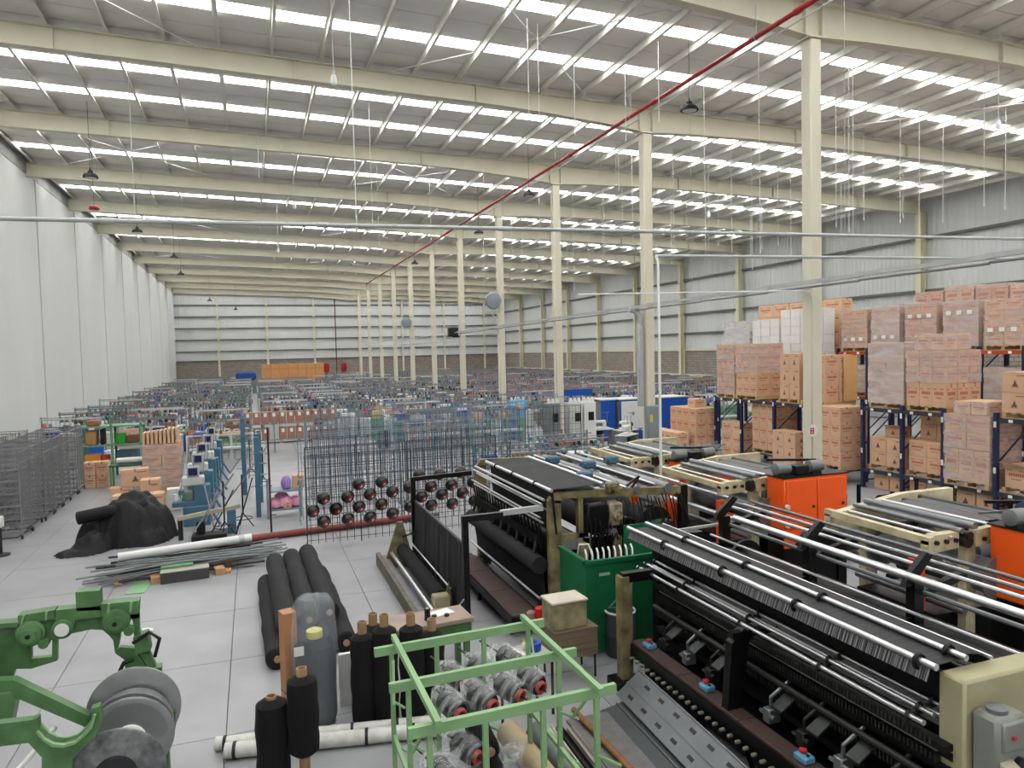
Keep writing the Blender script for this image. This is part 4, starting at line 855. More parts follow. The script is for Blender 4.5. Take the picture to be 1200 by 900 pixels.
# gear end box
MB().cbox(4.71, 6.2, 3.71, 3.93, 0, 1.75, .02).obj('gear_box', M_endbox, t)
MB().cbox(4.64, 4.72, 3.72, 3.92, .1, .95, .02).obj('side_cover', M_endbox, t)
q = MB().cbox(4.76, 5.06, 3.50, 3.71, 1.06, 1.56, .03).obj('motor_housing', mat('motor_grey', (.50, .51, .48), .45, .1, var=.12), t)
MB().cbox(4.79, 5.03, 3.475, 3.51, 1.33, 1.53, .01).obj('motor_cover', mat('motor_grey', (.5, .5, .5)), q); MB().cyl((4.96, 3.46, 1.22), (4.96, 3.50, 1.22), .05, 16).obj('dial', M_dsteel, q)
MB().cyl((4.88, 3.46, 1.43), (4.88, 3.48, 1.43), .016, 10).obj('red_lamp', M_sred, q); MB().cyl((4.88, 3.6, 1.56), (4.88, 3.6, 1.59), .07, 14).obj('oil_cap', M_greyroll, q)
MB().prism([(3.42, 1.22), (3.50, 1.26), (3.50, 1.0), (3.44, .95)], 4.78, 4.90, 'x').obj('brake_shoe', mat('pale_shoe', (.66, .62, .55), .5, var=.1), t)
# grey covers lying against the machine
t = thing('slotted_cover', 'grey slotted metal cover leaning at the foot of the nearest machine', 'cover', (4.07, 6.25, .30), radians(-3))
M_cov = mat('grey_cover', (.40, .41, .42), .42, .45, var=.12, scale=3)
Mt = Matrix.Rotation(radians(-38), 4, 'Y')
MB().box(-.30, .10, -1.55, 1.25, -.006, .006, Mt).obj('sheet', M_cov, t, False); MB().box(.085, .1, -1.55, 1.25, -.03, .03, Mt).obj('edge', M_cov, t, False); MB().box(-.12, -.10, -1.55, 1.25, .004, .02, Mt).obj('fold', M_cov, t, False)
sl = MB().box(-.02, .02, -.05, .05, 0, .003).mesh('slot', M_black, False)
for k in range(8):
    for u in (-.21, .0):
        o = link('slot', sl, t); o.matrix_local = Mt @ Matrix.Translation((u, -1.4+.33*k+(.1 if u else 0), .007))
t = thing('dark_cover', 'dark flat metal cover lying on the floor left of the slotted cover', 'cover', (3.72, 6.2, .05), radians(-3))
MB().box(-.16, .16, -1.5, 1.2, -.01, .0, Matrix.Rotation(radians(-12), 4, 'Y')).obj('sheet', mat('dark_cover_grey', (.26, .27, .28), .45, .3, var=.15), t, False); MB().box(.06, .07, -1.5, 1.2, -.002, .02, Matrix.Rotation(radians(-12), 4, 'Y')).obj('fold', M_cov, t, False)

# ===== machine 3: rod frame between the nearest machine and the orange ones
t = thing('rod_frame', 'black thread frame with thick steel pipe and thin rods before the orange machines', 'machine', (0, 0, 0))
(px_, py_), (qx_, qy_) = [(5.86, 7.84), (5.81, 4.06)]
pxm = (px_+qx_)/2
yrod(MB(), pxm, 1.95, 2.6, py_, .04, 16).obj('thick_pipe', M_rod, t)
for i, (dx, z, r) in enumerate([(.30, 1.98, .022), (.40, 2.02, .018), (.52, 1.98, .022), (.64, 2.02, .018), (.80, 1.96, .022), (.16, 1.78, .025), (-.02, 1.62, .018)]): yrod(MB(), pxm+dx, z, 2.6, py_+.5, r, 8).obj('thread_rod', M_rod if i % 2 == 0 else M_greyroll, t)
for y in (8.2, 6.6, 5.2, 3.9):
    MB().box(pxm+.04, pxm+.16, y-.05, y+.05, 0, 1.9).obj('post', M_oil, t, False)
    MB().prism([(pxm-.06, 1.86), (pxm+.05, 1.86), (pxm+.30, 2.12), (pxm+.22, 2.16), (pxm-.02, 1.95)], y-.03, y+.03, 'y').obj('rod_bracket', M_oil, t, False)
    MB().bar((pxm+.1, y, 1.74), (pxm+.75, y, 1.88), .07).obj('cross_arm', M_oil, t, False)
    MB().bar((pxm-.35, y+.1, 1.45), (pxm+.1, y, 1.52), .05).obj('cross_arm', M_oil, t, False)
for z in (.5, 1.0, 1.42): MB().box(pxm-.02, pxm+.10, 2.8, 8.4, z, z+.07).obj('long_rail', M_oil, t, False)
wn = MB()
for k in range(14): wn.box(-.004, .004, -.155+.023*k, -.14+.023*k, 0, .13+.02*(k % 3))
wn.box(-.01, .0, -.16, .16, .05, .07)
wn = wn.mesh('white_comb', M_white, False)
for y in (7.7, 7.3, 6.9, 6.2, 5.8, 4.9, 4.5): link('white_comb', wn, t, (pxm-.08, y, 1.24))
for y in (7.4, 5.7): MB().bar((pxm-.5, y, .2), (pxm+.1, y, 1.45), .04).obj('stay', M_oil, t, False)
for x, z in ((pxm+.5, .55), (pxm+.5, 1.25)):
    MB().lathe_on((x, 2.9, z), (x, 8.3, z), [(.04, -.02), (.04, 0), (.26, 0), (.26, .01), (.16, .012), (.16, .988), (.26, .99), (.26, 1), (.04, 1), (.04, 1.02)], 22).obj('warp_beam', M_oil, t)
MB().bar((5.2, 8.7, 1.62), (6.1, 8.45, 1.72), .035).bar((5.2, 8.7, 1.62), (5.6, 8.7, 1.1), .03).obj('front_arm', M_galv, t, False)
# ---------------- orange machines ----------------
M_org = mat('orange_machine_paint', (.95, .36, .10), .4, var=.06, scale=3)
M_crm = mat('cream_machine_paint', (.80, .76, .63), .5, var=.10, scale=4, col2=(.62, .57, .44))
M_belt = mat('dark_grey_web', (.30, .30, .31), .45, .3, var=.2, scale=6, stretch=(3, .4, 1))
def orange_machine(y, L, lb, xs=.2, z2=2.2, tall=False):   # local x: cabinet 7.16..8.35
    t = thing('warping_machine', lb, 'machine', (xs, y, 0))
    c = MB(); c.cbox(7.16, 8.35, -.02, .38, 1.42, z2, .015); c.obj('cabinet', M_org, t)
    for x0, x1 in ((7.20, 7.745), (7.765, 8.31)):
        d = MB().cbox(x0, x1, -.04, -.02, 1.46, z2-.04, .006).obj('door', M_org, t); MB().cyl(((x0+x1)/2+.2, -.06, 1.75), ((x0+x1)/2+.2, -.04, 1.75), .02, 10).obj('latch', M_dsteel, d)
    MB().box(7.14, 8.37, -.03, .40, z2, z2+.015).obj('top_plate', M_oil, t, False)
    lm = M_org if tall else M_oil
    MB().prism([(7.16, 0), (7.32, 0), (7.32, 1.42), (7.16, 1.42)], 0, .36, 'y').obj('leg', lm, t, False); MB().prism([(8.19, 0), (8.35, 0), (8.35, 1.42), (8.19, 1.42)], 0, .36, 'y').obj('leg', lm, t, False)
    MB().box(7.34, 8.17, .02, .34, .15, 1.30).obj('gear_cover', M_oil, t, False); MB().prism([(7.16, 1.42), (7.5, 1.42), (7.32, 1.15), (7.16, 1.15)], -.02, .02, 'y').obj('side_skirt', M_org, t, False)
    MB().box(6.75, 8.1, .7, L-.2, .1, 1.15).obj('base', M_oil, t, False)
    for x, yy in ((7.02, .15), (6.7, .9)) if tall else ((6.72, .9),): MB().cbox(x-.07, x+.07, yy-.05, yy+.07, 0, 1.75, .01).obj('orange_post', M_org, t)
    # near end bracket, in two pieces with the gear train between
    MB().prism([(6.42, 1.92), (6.86, 1.95), (6.86, 2.12), (6.5, 2.12), (6.42, 2.06)], .50, .60, 'y').obj('end_plate', M_crm, t, False)
    MB().prism([(7.0, 1.96), (7.30, 1.98), (7.30, 2.16), (7.0, 2.14)], .42, .50, 'y').obj('end_plate', M_crm, t, False)
    for x in (6.52, 6.66, 6.8, 7.12, 7.26): MB().cyl((x, .39 if x > 7 else .47, 2.04), (x, .43 if x > 7 else .51, 2.04), .025, 10).obj('bolt', M_dsteel, t)
    MB().cyl((6.93, .44, 2.02), (6.93, .54, 2.02), .07, 18).cyl((6.93, .42, 2.09), (6.93, .52, 2.09), .045, 14).obj('gear', M_dsteel, t)
    MB().prism([(6.98, 0), (7.12, 0), (7.12, 1.96), (6.98, 1.96)], .51, .61, 'y').obj('frame_leg', M_crm, t, False)
    # far end
    MB().prism([(6.42, 1.86), (8.5, 1.86), (8.5, 2.22), (7.6, 2.22), (6.42, 2.06)], L-.1, L, 'y').obj('far_end_plate', M_crm, t, False)
    MB().prism([(6.98, 0), (7.16, 0), (7.16, 1.86), (6.98, 1.86)], L-.12, L, 'y').obj('frame_leg', M_crm, t, False); MB().box(8.3, 8.5, L-.12, L, 0, 1.86).obj('frame_leg', M_crm, t, False)
    MB().bar((6.46, .5, 2.06), (6.46, L, 2.08), .08, .08).obj('side_beam', M_crm, t, False)
    for x, z, r, m_ in ((6.72, 2.08, .02, M_rod), (6.86, 2.14, .03, M_greyroll), (7.05, 2.17, .045, M_greyroll), (7.3, 2.16, .022, M_rod), (7.62, 2.14, .03, M_belt), (7.9, 2.16, .03, M_belt), (6.6, 1.86, .03, M_rod), (6.62, 1.55, .045, M_rod), (6.9, 1.25, .04, M_greyroll)):
        MB().cyl((x, .46, z), (x, L-.05, z), r, 14).obj('roller', m_, t)
    sheet([(6.9, yy, 2.15) for yy in (.62, L-.2)], [(7.85, yy, 2.16) for yy in (.62, L-.2)]).obj('web', M_belt, t)
    MB().lathe_on((7.2, .30, 1.62), (7.2, L-.2, 1.62), [(.05, -.02), (.05, 0), (.25, 0), (.25, .012), (.19, .014), (.19, .986), (.25, .988), (.25, 1), (.05, 1), (.05, 1.02)], 26).obj('drum', M_greyroll, t)
    for z in (1.5, 1.78): MB().cyl((7.2, -.06, z), (7.2, -.02, z), .035, 12).obj('knob', M_white, t)
    for x0 in (7.12, 7.74):
        z = z2+.125
        mo = MB().lathe_on((x0, .14, z), (x0+.25, .14, z), [(.04, -.04), (.07, 0), (.088, .02), (.088, .78), (.08, .8), (.08, 1), (.03, 1.02)], 20).obj('motor', mat('motor_mid_grey', (.45, .46, .46), .45, .2, var=.12), t)
        MB().box(x0+.03, x0+.2, .07, .21, z2+.015, z2+.05).obj('motor_foot', M_dsteel, mo, False)
    MB().cbox(7.44, 7.68, .05, .25, z2+.015, z2+.16, .01).obj('gear_case', M_oil, t)
    MB().bar((7.3, .55, z2+.20), (7.95, .2, z2+.20), .035).obj('chain_guard', M_oil, t, False); MB().bar((7.3, .62, z2+.06), (7.9, .26, z2+.12), .025).obj('chain_guard', M_greyroll, t, False)
    for yy in (.7, 1.4): MB().cbox(8.0, 8.35, yy, yy+.45, 1.88, 2.02, .01).obj('rear_box', M_dsteel, t)
    return t
orange_machine(8.72, 2.3, 'orange and cream warping machine with two closed orange doors, in the middle')
orange_machine(11.5, 2.25, 'orange and cream warping machine farthest back, showing its orange top and legs', .2, 2.06, True)
orange_machine(5.2, 2.0, 'orange and cream warping machine at the right edge of the picture, nearest one', .28)
t = thing('electric_motor', 'dark blue electric motor on the right edge above the orange cabinet', 'motor', (7.86, 5.45, 2.215))
MB().lathe_on((-.1, 0, .115), (.28, 0, .115), [(.03, -.05), (.08, 0), (.105, .03), (.105, .8), (.09, 1), (.03, 1.02)], 20).obj('body', mat('navy_motor', (.10, .14, .28), .4, .1, var=.1), t); MB().box(.0, .22, -.1, .1, 0, .03).obj('foot', M_dsteel, t, False)

# dark carts between the orange machines and the racks
for k, (x, y, a) in enumerate([(10.2, 8.6, .1), (10.6, 11.4, -.1), (12.2, 9.6, .2), (13.4, 12.0, 0), (11.4, 13.6, .1), (14.6, 9.4, -.1), (10.0, 6.6, 0)]):
    t = thing('roll_cart', f'dark steel cart carrying black rolls behind the orange machines, {ones[k]} of seven', 'cart', (x, y, 0), a)
    MB().box(-.9, .9, -.5, .5, .18, .26).obj('deck', M_dsteel, t, False)
    for sx in (-.85, .85):
        for sy in (-.45, .45): MB().box(sx-.03, sx+.03, sy-.03, sy+.03, .26, 1.05).obj('post', M_oil, t, False); MB().lathe_on((sx-.03, sy, .09), (sx+.03, sy, .09), [(.02, 0), (.09, .1), (.09, .9), (.02, 1)], 12).obj('wheel', M_black, t)
    for q, (yy, z) in enumerate([(-.27, .43), (.08, .43), (-.1, .74)]): MB().lathe_on((-.8, yy, z), (.8, yy, z), [(.04, -.03), (.04, 0), (.17, 0), (.17, 1), (.04, 1), (.04, 1.03)], 16).obj('roll', M_blk if q else M_belt, t)
# ---------------- pallet racks and cartons ----------------
M_ctn = mat('carton_brown', (.80, .645, .525), .8, var=.08, scale=2.5)
M_ctn2 = mat('carton_pale_brown', (.83, .685, .565), .8, var=.08, scale=2.5)
M_ctnw = mat('carton_white', (.86, .85, .84), .7, var=.05)
M_print = mat('red_carton_print', (.66, .34, .27), .8, var=.1); M_logo = mat('dark_carton_print', (.42, .29, .22), .8, var=0)
M_tape = mat('carton_tape', (.60, .45, .33), .4, var=0); M_label = mat('white_label', (.90, .90, .88), .6, var=0)
M_pal = mat('pallet_wood', (.74, .62, .45), .8, var=.18, scale=5, stretch=(.5, 3, 3))
M_film2 = film_mat('stretch_film', (.84, .80, .80), .20, .52)
M_film3 = film_mat('thick_stretch_film', (.84, .82, .83), .36, .70)
M_navyr = mat('rack_navy_blue', (.12, .16, .30), .5, .1, var=.12); M_orb = mat('rack_orange_beam', (.68, .25, .14), .5, var=.12); M_dkb = mat('rack_dark_beam', (.20, .21, .25), .5, .1, var=.15)
_ct = {}
def carton(dx, dy, dz, style, loc, label, group, rz=0., part_of=None):
    key = (dx, dy, dz, style)
    if key not in _ct:
        g = .012 if style == 'white' else .005; bm = MB().cbox(g, dx-g, g, dy-g, 0.001, dz-.003, .006).mesh('carton', {'white': M_ctnw, 'pale': M_ctn2}.get(style, M_ctn), False)
        p = MB(); e = .0015
        def words(face, rows):
            for zz, h, segs in rows:
                for a, b in segs:
                    if face == 'y': p.add([(a*dx, g-e, zz*dz), (b*dx, g-e, zz*dz), (b*dx, g-e, (zz+h)*dz), (a*dx, g-e, (zz+h)*dz)], [(0, 1, 2, 3)])
                    else: p.add([(g-e, (1-a)*dy, zz*dz), (g-e, (1-b)*dy, zz*dz), (g-e, (1-b)*dy, (zz+h)*dz), (g-e, (1-a)*dy, (zz+h)*dz)], [(0, 1, 2, 3)])
        big = [(.18+.095*k, .18+.095*k+.07) for k in range(7)]; small = [(.10+.06*k, .10+.06*k+.04) for k in range(4)]+[(.62+.06*k, .62+.06*k+.04) for k in range(4)]
        rows = [(.52, .13, big), (.74, .05, small), (.36, .06, [(.28+.07*k, .28+.07*k+.05) for k in range(6)])]
        if style == 'logo': rows = [(.80, .05, [(.56+.05*k, .59+.05*k+.01) for k in range(7)]), (.24, .05, [(.36+.05*k, .39+.05*k) for k in range(6)]), (.30, .10, [(.40, .60)]), (.40, .12, [(.45, .55)]), (.52, .08, [(.48, .52)])]
        pm_ = None
        if style != 'white':
            words('y', rows); words('x', rows); pm_ = p.mesh('printing', M_logo if style == 'logo' else M_print, False)
        q = MB().box(dx/2-.025, dx/2+.025, g-.001, dy-g+.001, dz-.003, dz-.001).box(dx/2-.025, dx/2+.025, g-.002, g, dz*.82, dz-.002).mesh('tape', M_tape if style != 'white' else M_label, False)
        _ct[key] = (bm, pm_, q)
    bm, pm_, q = _ct[key]
    o = link('carton', bm, part_of, loc, (0, 0, rz))
    if part_of is None: tag(o, label, 'carton', group, 'thing')
    if pm_: link('printing', pm_, o)['kind'] = 'stuff'
    if style != 'white' and part_of is None: link('tape', q, o)
    return o
lay_w = ['bottom', 'second', 'third', 'fourth', 'fifth', 'sixth', 'seventh', 'eighth', 'ninth', 'tenth']; num_w = ['first', 'second', 'third', 'fourth', 'fifth']
def stack(x, y, z, nx, ny, nz, d, style, where, group, skip=(), jit=.008, part_of=None, full=False):
    """nx*ny*nz cartons of size d from the corner nearest the viewer; cartons hidden inside the load are left out"""
    for k in range(nz):
        for i in range(nx):
            for j in range(ny):
                if (i, j, k) in skip: continue
                if i > 0 and j > 0 and k < nz-1 and not full: continue
                if i > 1 and j > 0: continue
                lw = 'top' if k == nz-1 and nz > 1 else lay_w[k]
                face = 'at the near corner' if i == 0 and j == 0 else num_w[min(j, 4)]+' along the side' if i == 0 else num_w[min(i, 4)]+' along the front'
                if i and j: face = f'{num_w[min(j,4)]} along the back'
                carton(*d, style, (x+i*d[0]+rnd.uniform(-jit, jit), y+j*d[1]+rnd.uniform(-jit, jit), z+k*d[2]), f'{"white" if style == "white" else "brown"} carton {face}, {lw} layer, {where}', group, rnd.uniform(-.012, .012), part_of)
db = MB().box(-.5, .5, -.05, .05, .11, .128).mesh('deck_board', M_pal, False); sb_ = MB().box(-.5, .5, -.045, .045, .018, .11).mesh('stringer', M_pal, False); bb = MB().box(-.05, .05, -.55, .55, 0, .018).mesh('bottom_board', M_pal, False)
def pallet(x, y, z, label, dx=1.0, dy=1.2):
    t = thing('wooden_pallet', label, 'pallet', (x+dx/2, y+dy/2, z), 0, 'wooden pallets in the racks'); sx = dx/1.0
    for k in range(6): link('deck_board', db, t, (0, -dy/2+.05+k*(dy-.1)/5, 0)).scale = (sx, 1, 1)
    for k in range(3):
        o = link('stringer', sb_, t, (0, 0, 0), (0, 0, 0)); o.location = (0, (-dy/2+.05, 0, dy/2-.05)[k], 0); o.scale = (sx, 1, 1)
    for k in range(3): link('bottom_board', bb, t, ((-dx/2+.05, 0, dx/2-.05)[k], 0, 0)).scale = (1, dy/1.1, 1)
    return z+.13
def film(x0, x1, y0, y1, z0, z1, parent, m=None, top=True):
    n = 7; mb = MB(); vs = []; fs = []; ring = []
    for a in range(n): ring.append((x0, y1+(y0-y1)*a/n))
    for a in range(n): ring.append((x0+(x1-x0)*a/n, y0))
    for a in range(n): ring.append((x1, y0+(y1-y0)*a/n))
    for a in range(n): ring.append((x1+(x0-x1)*a/n, y1))
    N_ = len(ring); nz = 9; cx, cy = (x0+x1)/2, (y0+y1)/2
    for k in range(nz):
        for i, (a, b) in enumerate(ring):
            s = 1.012+rnd.uniform(0, .016); vs.append((cx+(a-cx)*s, cy+(b-cy)*s, z0+(z1-z0)*k/(nz-1)+rnd.uniform(-.02, .02)*(0 < k < nz-1)))
    for k in range(nz-1): fs += [(k*N_+i, k*N_+(i+1) % N_, (k+1)*N_+(i+1) % N_, (k+1)*N_+i) for i in range(N_)]
    for i, (a, b) in enumerate(ring): vs.append((cx+(a-cx)*.72, cy+(b-cy)*.72, z1+.012))
    fs += [((nz-1)*N_+i, (nz-1)*N_+(i+1) % N_, nz*N_+(i+1) % N_, nz*N_+i) for i in range(N_)]
    mb.add(vs, fs); return mb.obj('stretch_film', m or M_film2, parent)
def wrapped(x, y, z, dx, dy, h, label, nx=2, ny=3, nz=3, style='red', m=None, labels=0, lz=.3):
    t = thing('wrapped_pallet_load', label, 'pallet load', (x, y, z))
    d = (round(dx/nx, 3), round(dy/ny, 3), round(h/nz, 3))
    stack(0, 0, 0, nx, ny, nz, d, style, '', None, part_of=t, jit=.006)
    film(0, dx, 0, dy, .0, h, t, m)
    for k in range(labels):
        MB().box(-.035, -.03, dy*(.15+.3*k), dy*(.15+.3*k)+.16, h*lz, h*lz+.12).obj('label', M_label, t, False)
    return t
def rack(x0, x1, ys, levels, htop, label, mb_, ztop_list=None):
    t = thing('pallet_rack', label, 'rack', (x0, ys[0], 0))
    for yy in ys:
        y = yy-ys[0]
        for x in (0, x1-x0): MB().box(x-.05, x+.05, y-.045, y+.045, .012, htop).box(x-.08, x+.08, y-.08, y+.08, 0, .012).obj('upright', M_navyr, t, False)
        n = int(htop/1.0); m = MB()
        for k in range(n): m.bar((0, y, .2+k), (x1-x0, y, .2+k+(.8 if k % 2 else .0)), .03); m.bar((0, y, .2+k), (x1-x0, y, 1.0+k), .025)
        m.obj('brace', M_navyr, t, False)
        for z in (1.0, min(2.1, htop-.2)): MB().box(-.058, -.05, y-.03, y+.03, z, z+.14).obj('label_plate', M_label, t, False)
    for a, b in zip(ys, ys[1:]):
        for z in levels(a, b):
            for x in (0, x1-x0): MB().box(x-.035, x+.035, a-ys[0]+.05, b-ys[0]-.05, z-.11, z).obj('beam', mb_, t, False)
            for f in (.25, .7): MB().box(-.042, -.036, a-ys[0]+(b-a)*f, a-ys[0]+(b-a)*f+.1, z-.09, z-.02).obj('beam_label', M_label, t, False)
    return t
X1 = 16.6
rack(X1, 17.65, [10.9, 12.3, 13.7, 14.95, 16.3], lambda a, b: (.56,) if a == 12.3 else (.56, 2.33), 2.45, 'navy blue pallet rack with dark beams, front row right of the nearest column', M_dkb)
rack(X1, 17.65, [18.3, 20.1, 21.85, 23.4], lambda a, b: (2.25,), 2.3, 'navy blue pallet rack with dark beams, front row left of the nearest column', M_dkb)
CT = (.5, .4, .42)
# --- front rack, right part, upper level
z = pallet(16.7, 15.0, 2.33, 'wooden pallet under the grey film wrapped load at the rack end')
wrapped(16.7, 15.0, z, 1.0, 1.2, 1.70, 'pallet load tightly wrapped in cloudy grey film, upper level at the rack end', 2, 2, 3, 'pale', M_film3)
z = pallet(16.68, 13.68, 2.33, 'wooden pallet under the half wrapped load of tall cartons', 1.25, 1.2)
stack(16.68, 13.70, z, 3, 3, 1, (.41, .4, .62), 'red', 'half wrapped tall load', 'tall cartons of the half wrapped load')
wrapped(16.68, 13.70, z+.62, 1.23, 1.2, .86, 'film wrapped upper half of the load of tall cartons', 3, 3, 2, 'red')
wrapped(16.78, 13.80, z+1.49, .9, .9, .42, 'small film wrapped block of cartons crowning the tall load', 2, 2, 1, 'pale')
# --- lower level of the right part
z = pallet(16.7, 15.0, .56, 'wooden pallet under two rows of logo cartons below the grey wrapped load')
stack(16.72, 15.02, z, 2, 2, 1, (.5, .58, .38), 'logo', 'below the grey wrapped load', 'cartons under the grey wrapped load'); stack(16.72, 15.02, z+.38, 2, 2, 1, (.5, .58, .42), 'logo', 'upper row below the grey wrapped load', 'cartons under the grey wrapped load')
o = carton(.45, .5, .30, 'logo', (17.0, 15.35, z+.805), 'brown carton with raised flaps on top of the logo cartons in the lower shelf', None, .15); o['label'] = 'brown carton with raised flaps on top of the logo cartons in the lower shelf'
MB().add([(0, 0, .3), (0, .5, .3), (-.22, .5, .36), (-.22, 0, .36)], [(0, 1, 2, 3)]).obj('flap', M_ctn, o, False)
z = pallet(16.7, 13.72, .56, 'wooden pallet under the red printed cartons in the middle lower bay')
stack(16.72, 13.74, z, 2, 2, 2, (.5, .56, .42), 'red', 'in the middle lower bay', 'cartons in the middle lower bay')
stack(17.2, 13.9, z+.84, 1, 2, 2, (.45, .5, .40), 'logo', 'behind in the middle lower bay', 'cartons at the back of the middle lower bay')
z = pallet(16.5, 12.4, .56, 'wooden pallet under the tall wrapped load right of the navy uprights')
wrapped(16.5, 12.4, z, 1.1, 1.2, .80, 'film wrapped lower half of the tall carton load right of the navy uprights', 2, 3, 1, 'red'); wrapped(16.5, 12.4, z+.81, 1.1, 1.2, .85, 'film wrapped upper half of the tall carton load right of the navy uprights', 2, 2, 2, 'red')
wrapped(16.55, 12.5, z+1.67, .95, .85, .32, 'small film wrapped block of cartons on the tall load at the rack', 2, 2, 1, 'pale')
z = pallet(16.65, 11.0, 2.33, 'wooden pallet under the plain logo cartons at the right picture edge')
stack(16.68, 11.0, z, 2, 2, 2, (.5, .62, .48), 'logo', 'plain pile at the right edge', 'plain logo cartons at the right edge')
z = pallet(16.65, 11.0, .56, 'wooden pallet in the lower bay at the right picture edge')
stack(16.68, 11.05, z, 2, 2, 1, (.5, .55, .55), 'pale', 'lower bay at the right edge', 'open cartons at the right edge')
MB_ = MB().add([(16.68, 11.62, z+.55), (16.68, 12.14, z+.55), (16.4, 12.14, z+.62), (16.4, 11.62, z+.62)], [(0, 1, 2, 3)])
solo(MB_, 'carton_flap', M_ctn2, 'open flap board of the labelled carton at the right edge', 'cardboard')
# --- stack between column and rack
z = pallet(16.2, 16.75, .40, 'wooden pallet under the tall brown stack just right of the nearest column', 1.1, 1.25)
for x in (16.3, 17.2):
    for y in (16.85, 17.9): pass
solo(MB().box(0, 1.1, 0, 1.25, .36, .40).box(.02, .1, .02, .1, 0, .36).box(1.0, 1.08, .02, .1, 0, .36).box(.02, .1, 1.15, 1.23, 0, .36).box(1.0, 1.08, 1.15, 1.23, 0, .36), 'steel_stand', M_dkb, 'low dark steel stand under the tall brown stack right of the column', 'stand', None, (16.2, 16.75, 0))
stack(16.22, 16.78, z, 2, 3, 4, (.52, .40, .44), 'red', 'tall stack right of nearest column', 'cartons of the tall stack beside the column')
# --- left part: floor stacks and upper loads
z = pallet(16.7, 20.2, .40, 'wooden pallet under the five layer stack left of the column'); solo(MB().box(0, 1.0, 0, 1.2, .34, .40).box(.02, .1, .02, .1, 0, .34).box(.9, .98, .02, .1, 0, .34).box(.02, .1, 1.1, 1.18, 0, .34).box(.9, .98, 1.1, 1.18, 0, .34), 'steel_stand', M_dkb, 'low dark steel stand under the five layer stack', 'stand', None, (16.7, 20.2, 0))
stack(16.72, 20.22, z, 2, 3, 4, (.5, .40, .42), 'red', 'neat stack under left rack', 'cartons of the neat stack under the left rack')
stack(16.3, 18.75, 0, 1, 2, 3, (.5, .55, .45), 'logo', 'low stack left of nearest column', 'cartons of the low stack left of the column'); stack(16.9, 18.5, 0, 1, 1, 4, (.5, .55, .45), 'logo', 'single pile left of nearest column', 'cartons of the pile left of the column')
stack(16.72, 22.0, .0, 1, 2, 3, (.55, .6, .45), 'pale', 'inside the dark left bay', 'cartons in the dark left bay')
stack(15.9, 23.7, 0, 2, 4, 4, (.5, .45, .45), 'red', 'floor stack at far rack end', 'cartons at the far end of the left rack')
stack(15.2, 23.9, 0, 1, 4, 2, (.5, .45, .45), 'pale', 'low stack before far end stack', 'cartons of the low far end stack')
carton(.5, .5, .34, 'pale', (16.2, 24.2, 1.80), 'single pale brown carton on top of the far end floor stack', None)
z = pallet(16.6, 21.0, 2.25, 'wooden pallet under the pinkish wrapped load', 1.15, 1.2); pallet(16.6, 22.25, 2.25, 'wooden pallet under the far pinkish wrapped load', 1.15, 1.1)
stack(16.62, 21.02, z, 2, 3, 2, (.57, .39, .40), 'red', 'below the pinkish wrapped load', 'open cartons under the left wrapped load')
wrapped(16.62, 21.02, z+.80, 1.14, 1.18, 1.05, 'pinkish film wrapped load of cartons on the left rack', 2, 3, 3, 'red')
wrapped(16.62, 22.27, z, 1.14, 1.05, 1.85, 'hazy film wrapped load at the far end of the left rack', 2, 3, 4, 'red')
z = pallet(16.6, 18.9, 2.25, 'wooden pallet under the plain brown cartons left of the column', 1.2, 1.0); pallet(16.6, 17.75, 2.25, 'wooden pallet behind the nearest column', 1.2, 1.1)
stack(16.62, 18.92, z, 2, 2, 3, (.55, .46, .50), 'logo', 'plain stack on upper left rack', 'plain cartons on the left rack beside the column')
stack(16.62, 17.8, z, 2, 2, 3, (.55, .46, .48), 'red', 'upper beam behind nearest column', 'cartons behind the nearest column')
t = solo(MB().cbox(0, .5, 0, .06, 0, 1.42, .004), 'cardboard_sheets', mat('flat_cardboard', (.80, .63, .42), .8, var=.06), 'upright bundle of flat tan cardboard sheets right of the nearest column', 'cardboard', None, (17.3, 17.7, z))
# --- second rack row with orange beams
X2 = 19.6
rack(X2, X2+1.1, [11.0, 12.4, 13.75, 15.05, 16.4, 17.75, 19.05, 20.35], lambda a, b: (2.35, 3.88), 4.0, 'navy pallet rack with orange beams, second row behind the wrapped loads', M_orb)
oy = [11.05, 12.45, 13.8, 15.1, 16.45, 17.8, 19.1]
wd = ['leftmost of the high row', 'second from the left in the high row', 'third from the left in the high row', 'fourth from the left in the high row', 'fifth from the left in the high row', 'sixth in the high row near the picture edge', 'last of the high row at the picture edge']
for k, y in enumerate(oy[::-1]):
    z = pallet(X2+.03, y, 3.88, f'wooden pallet on the orange beams, {wd[k]}', 1.05, 1.15)
    wrapped(X2+.05, y+.02, z, 1.0, 1.12, 1.30+.03*((k*7) % 4), f'film wrapped carton load with white labels, {wd[k]}', 2, 2, 3 if k % 2 else 4, 'pale' if k % 3 == 1 else 'red', M_film3 if k in (1, 3) else M_film2, 3, (.18, .2, .66, .7, .3, .3, .4)[k])
for y, lb in ((19.1, 'pale wrapped load on the lower orange beam just right of the column'), (12.45, 'pale wrapped load on the lower orange beam near the right edge'), (13.8, 'pale wrapped load on the lower orange beam behind the tall cartons')):
    z = pallet(X2+.03, y, 2.35, 'wooden pallet under the '+lb[:lb.index(' load')+5]+(' right of the column' if y > 19 else ' near the right edge' if y < 13 else ' behind the tall cartons'), 1.05, 1.15); wrapped(X2+.05, y+.02, z, 1.0, 1.12, .92, lb, 2, 2, 3, 'pale', M_film3)
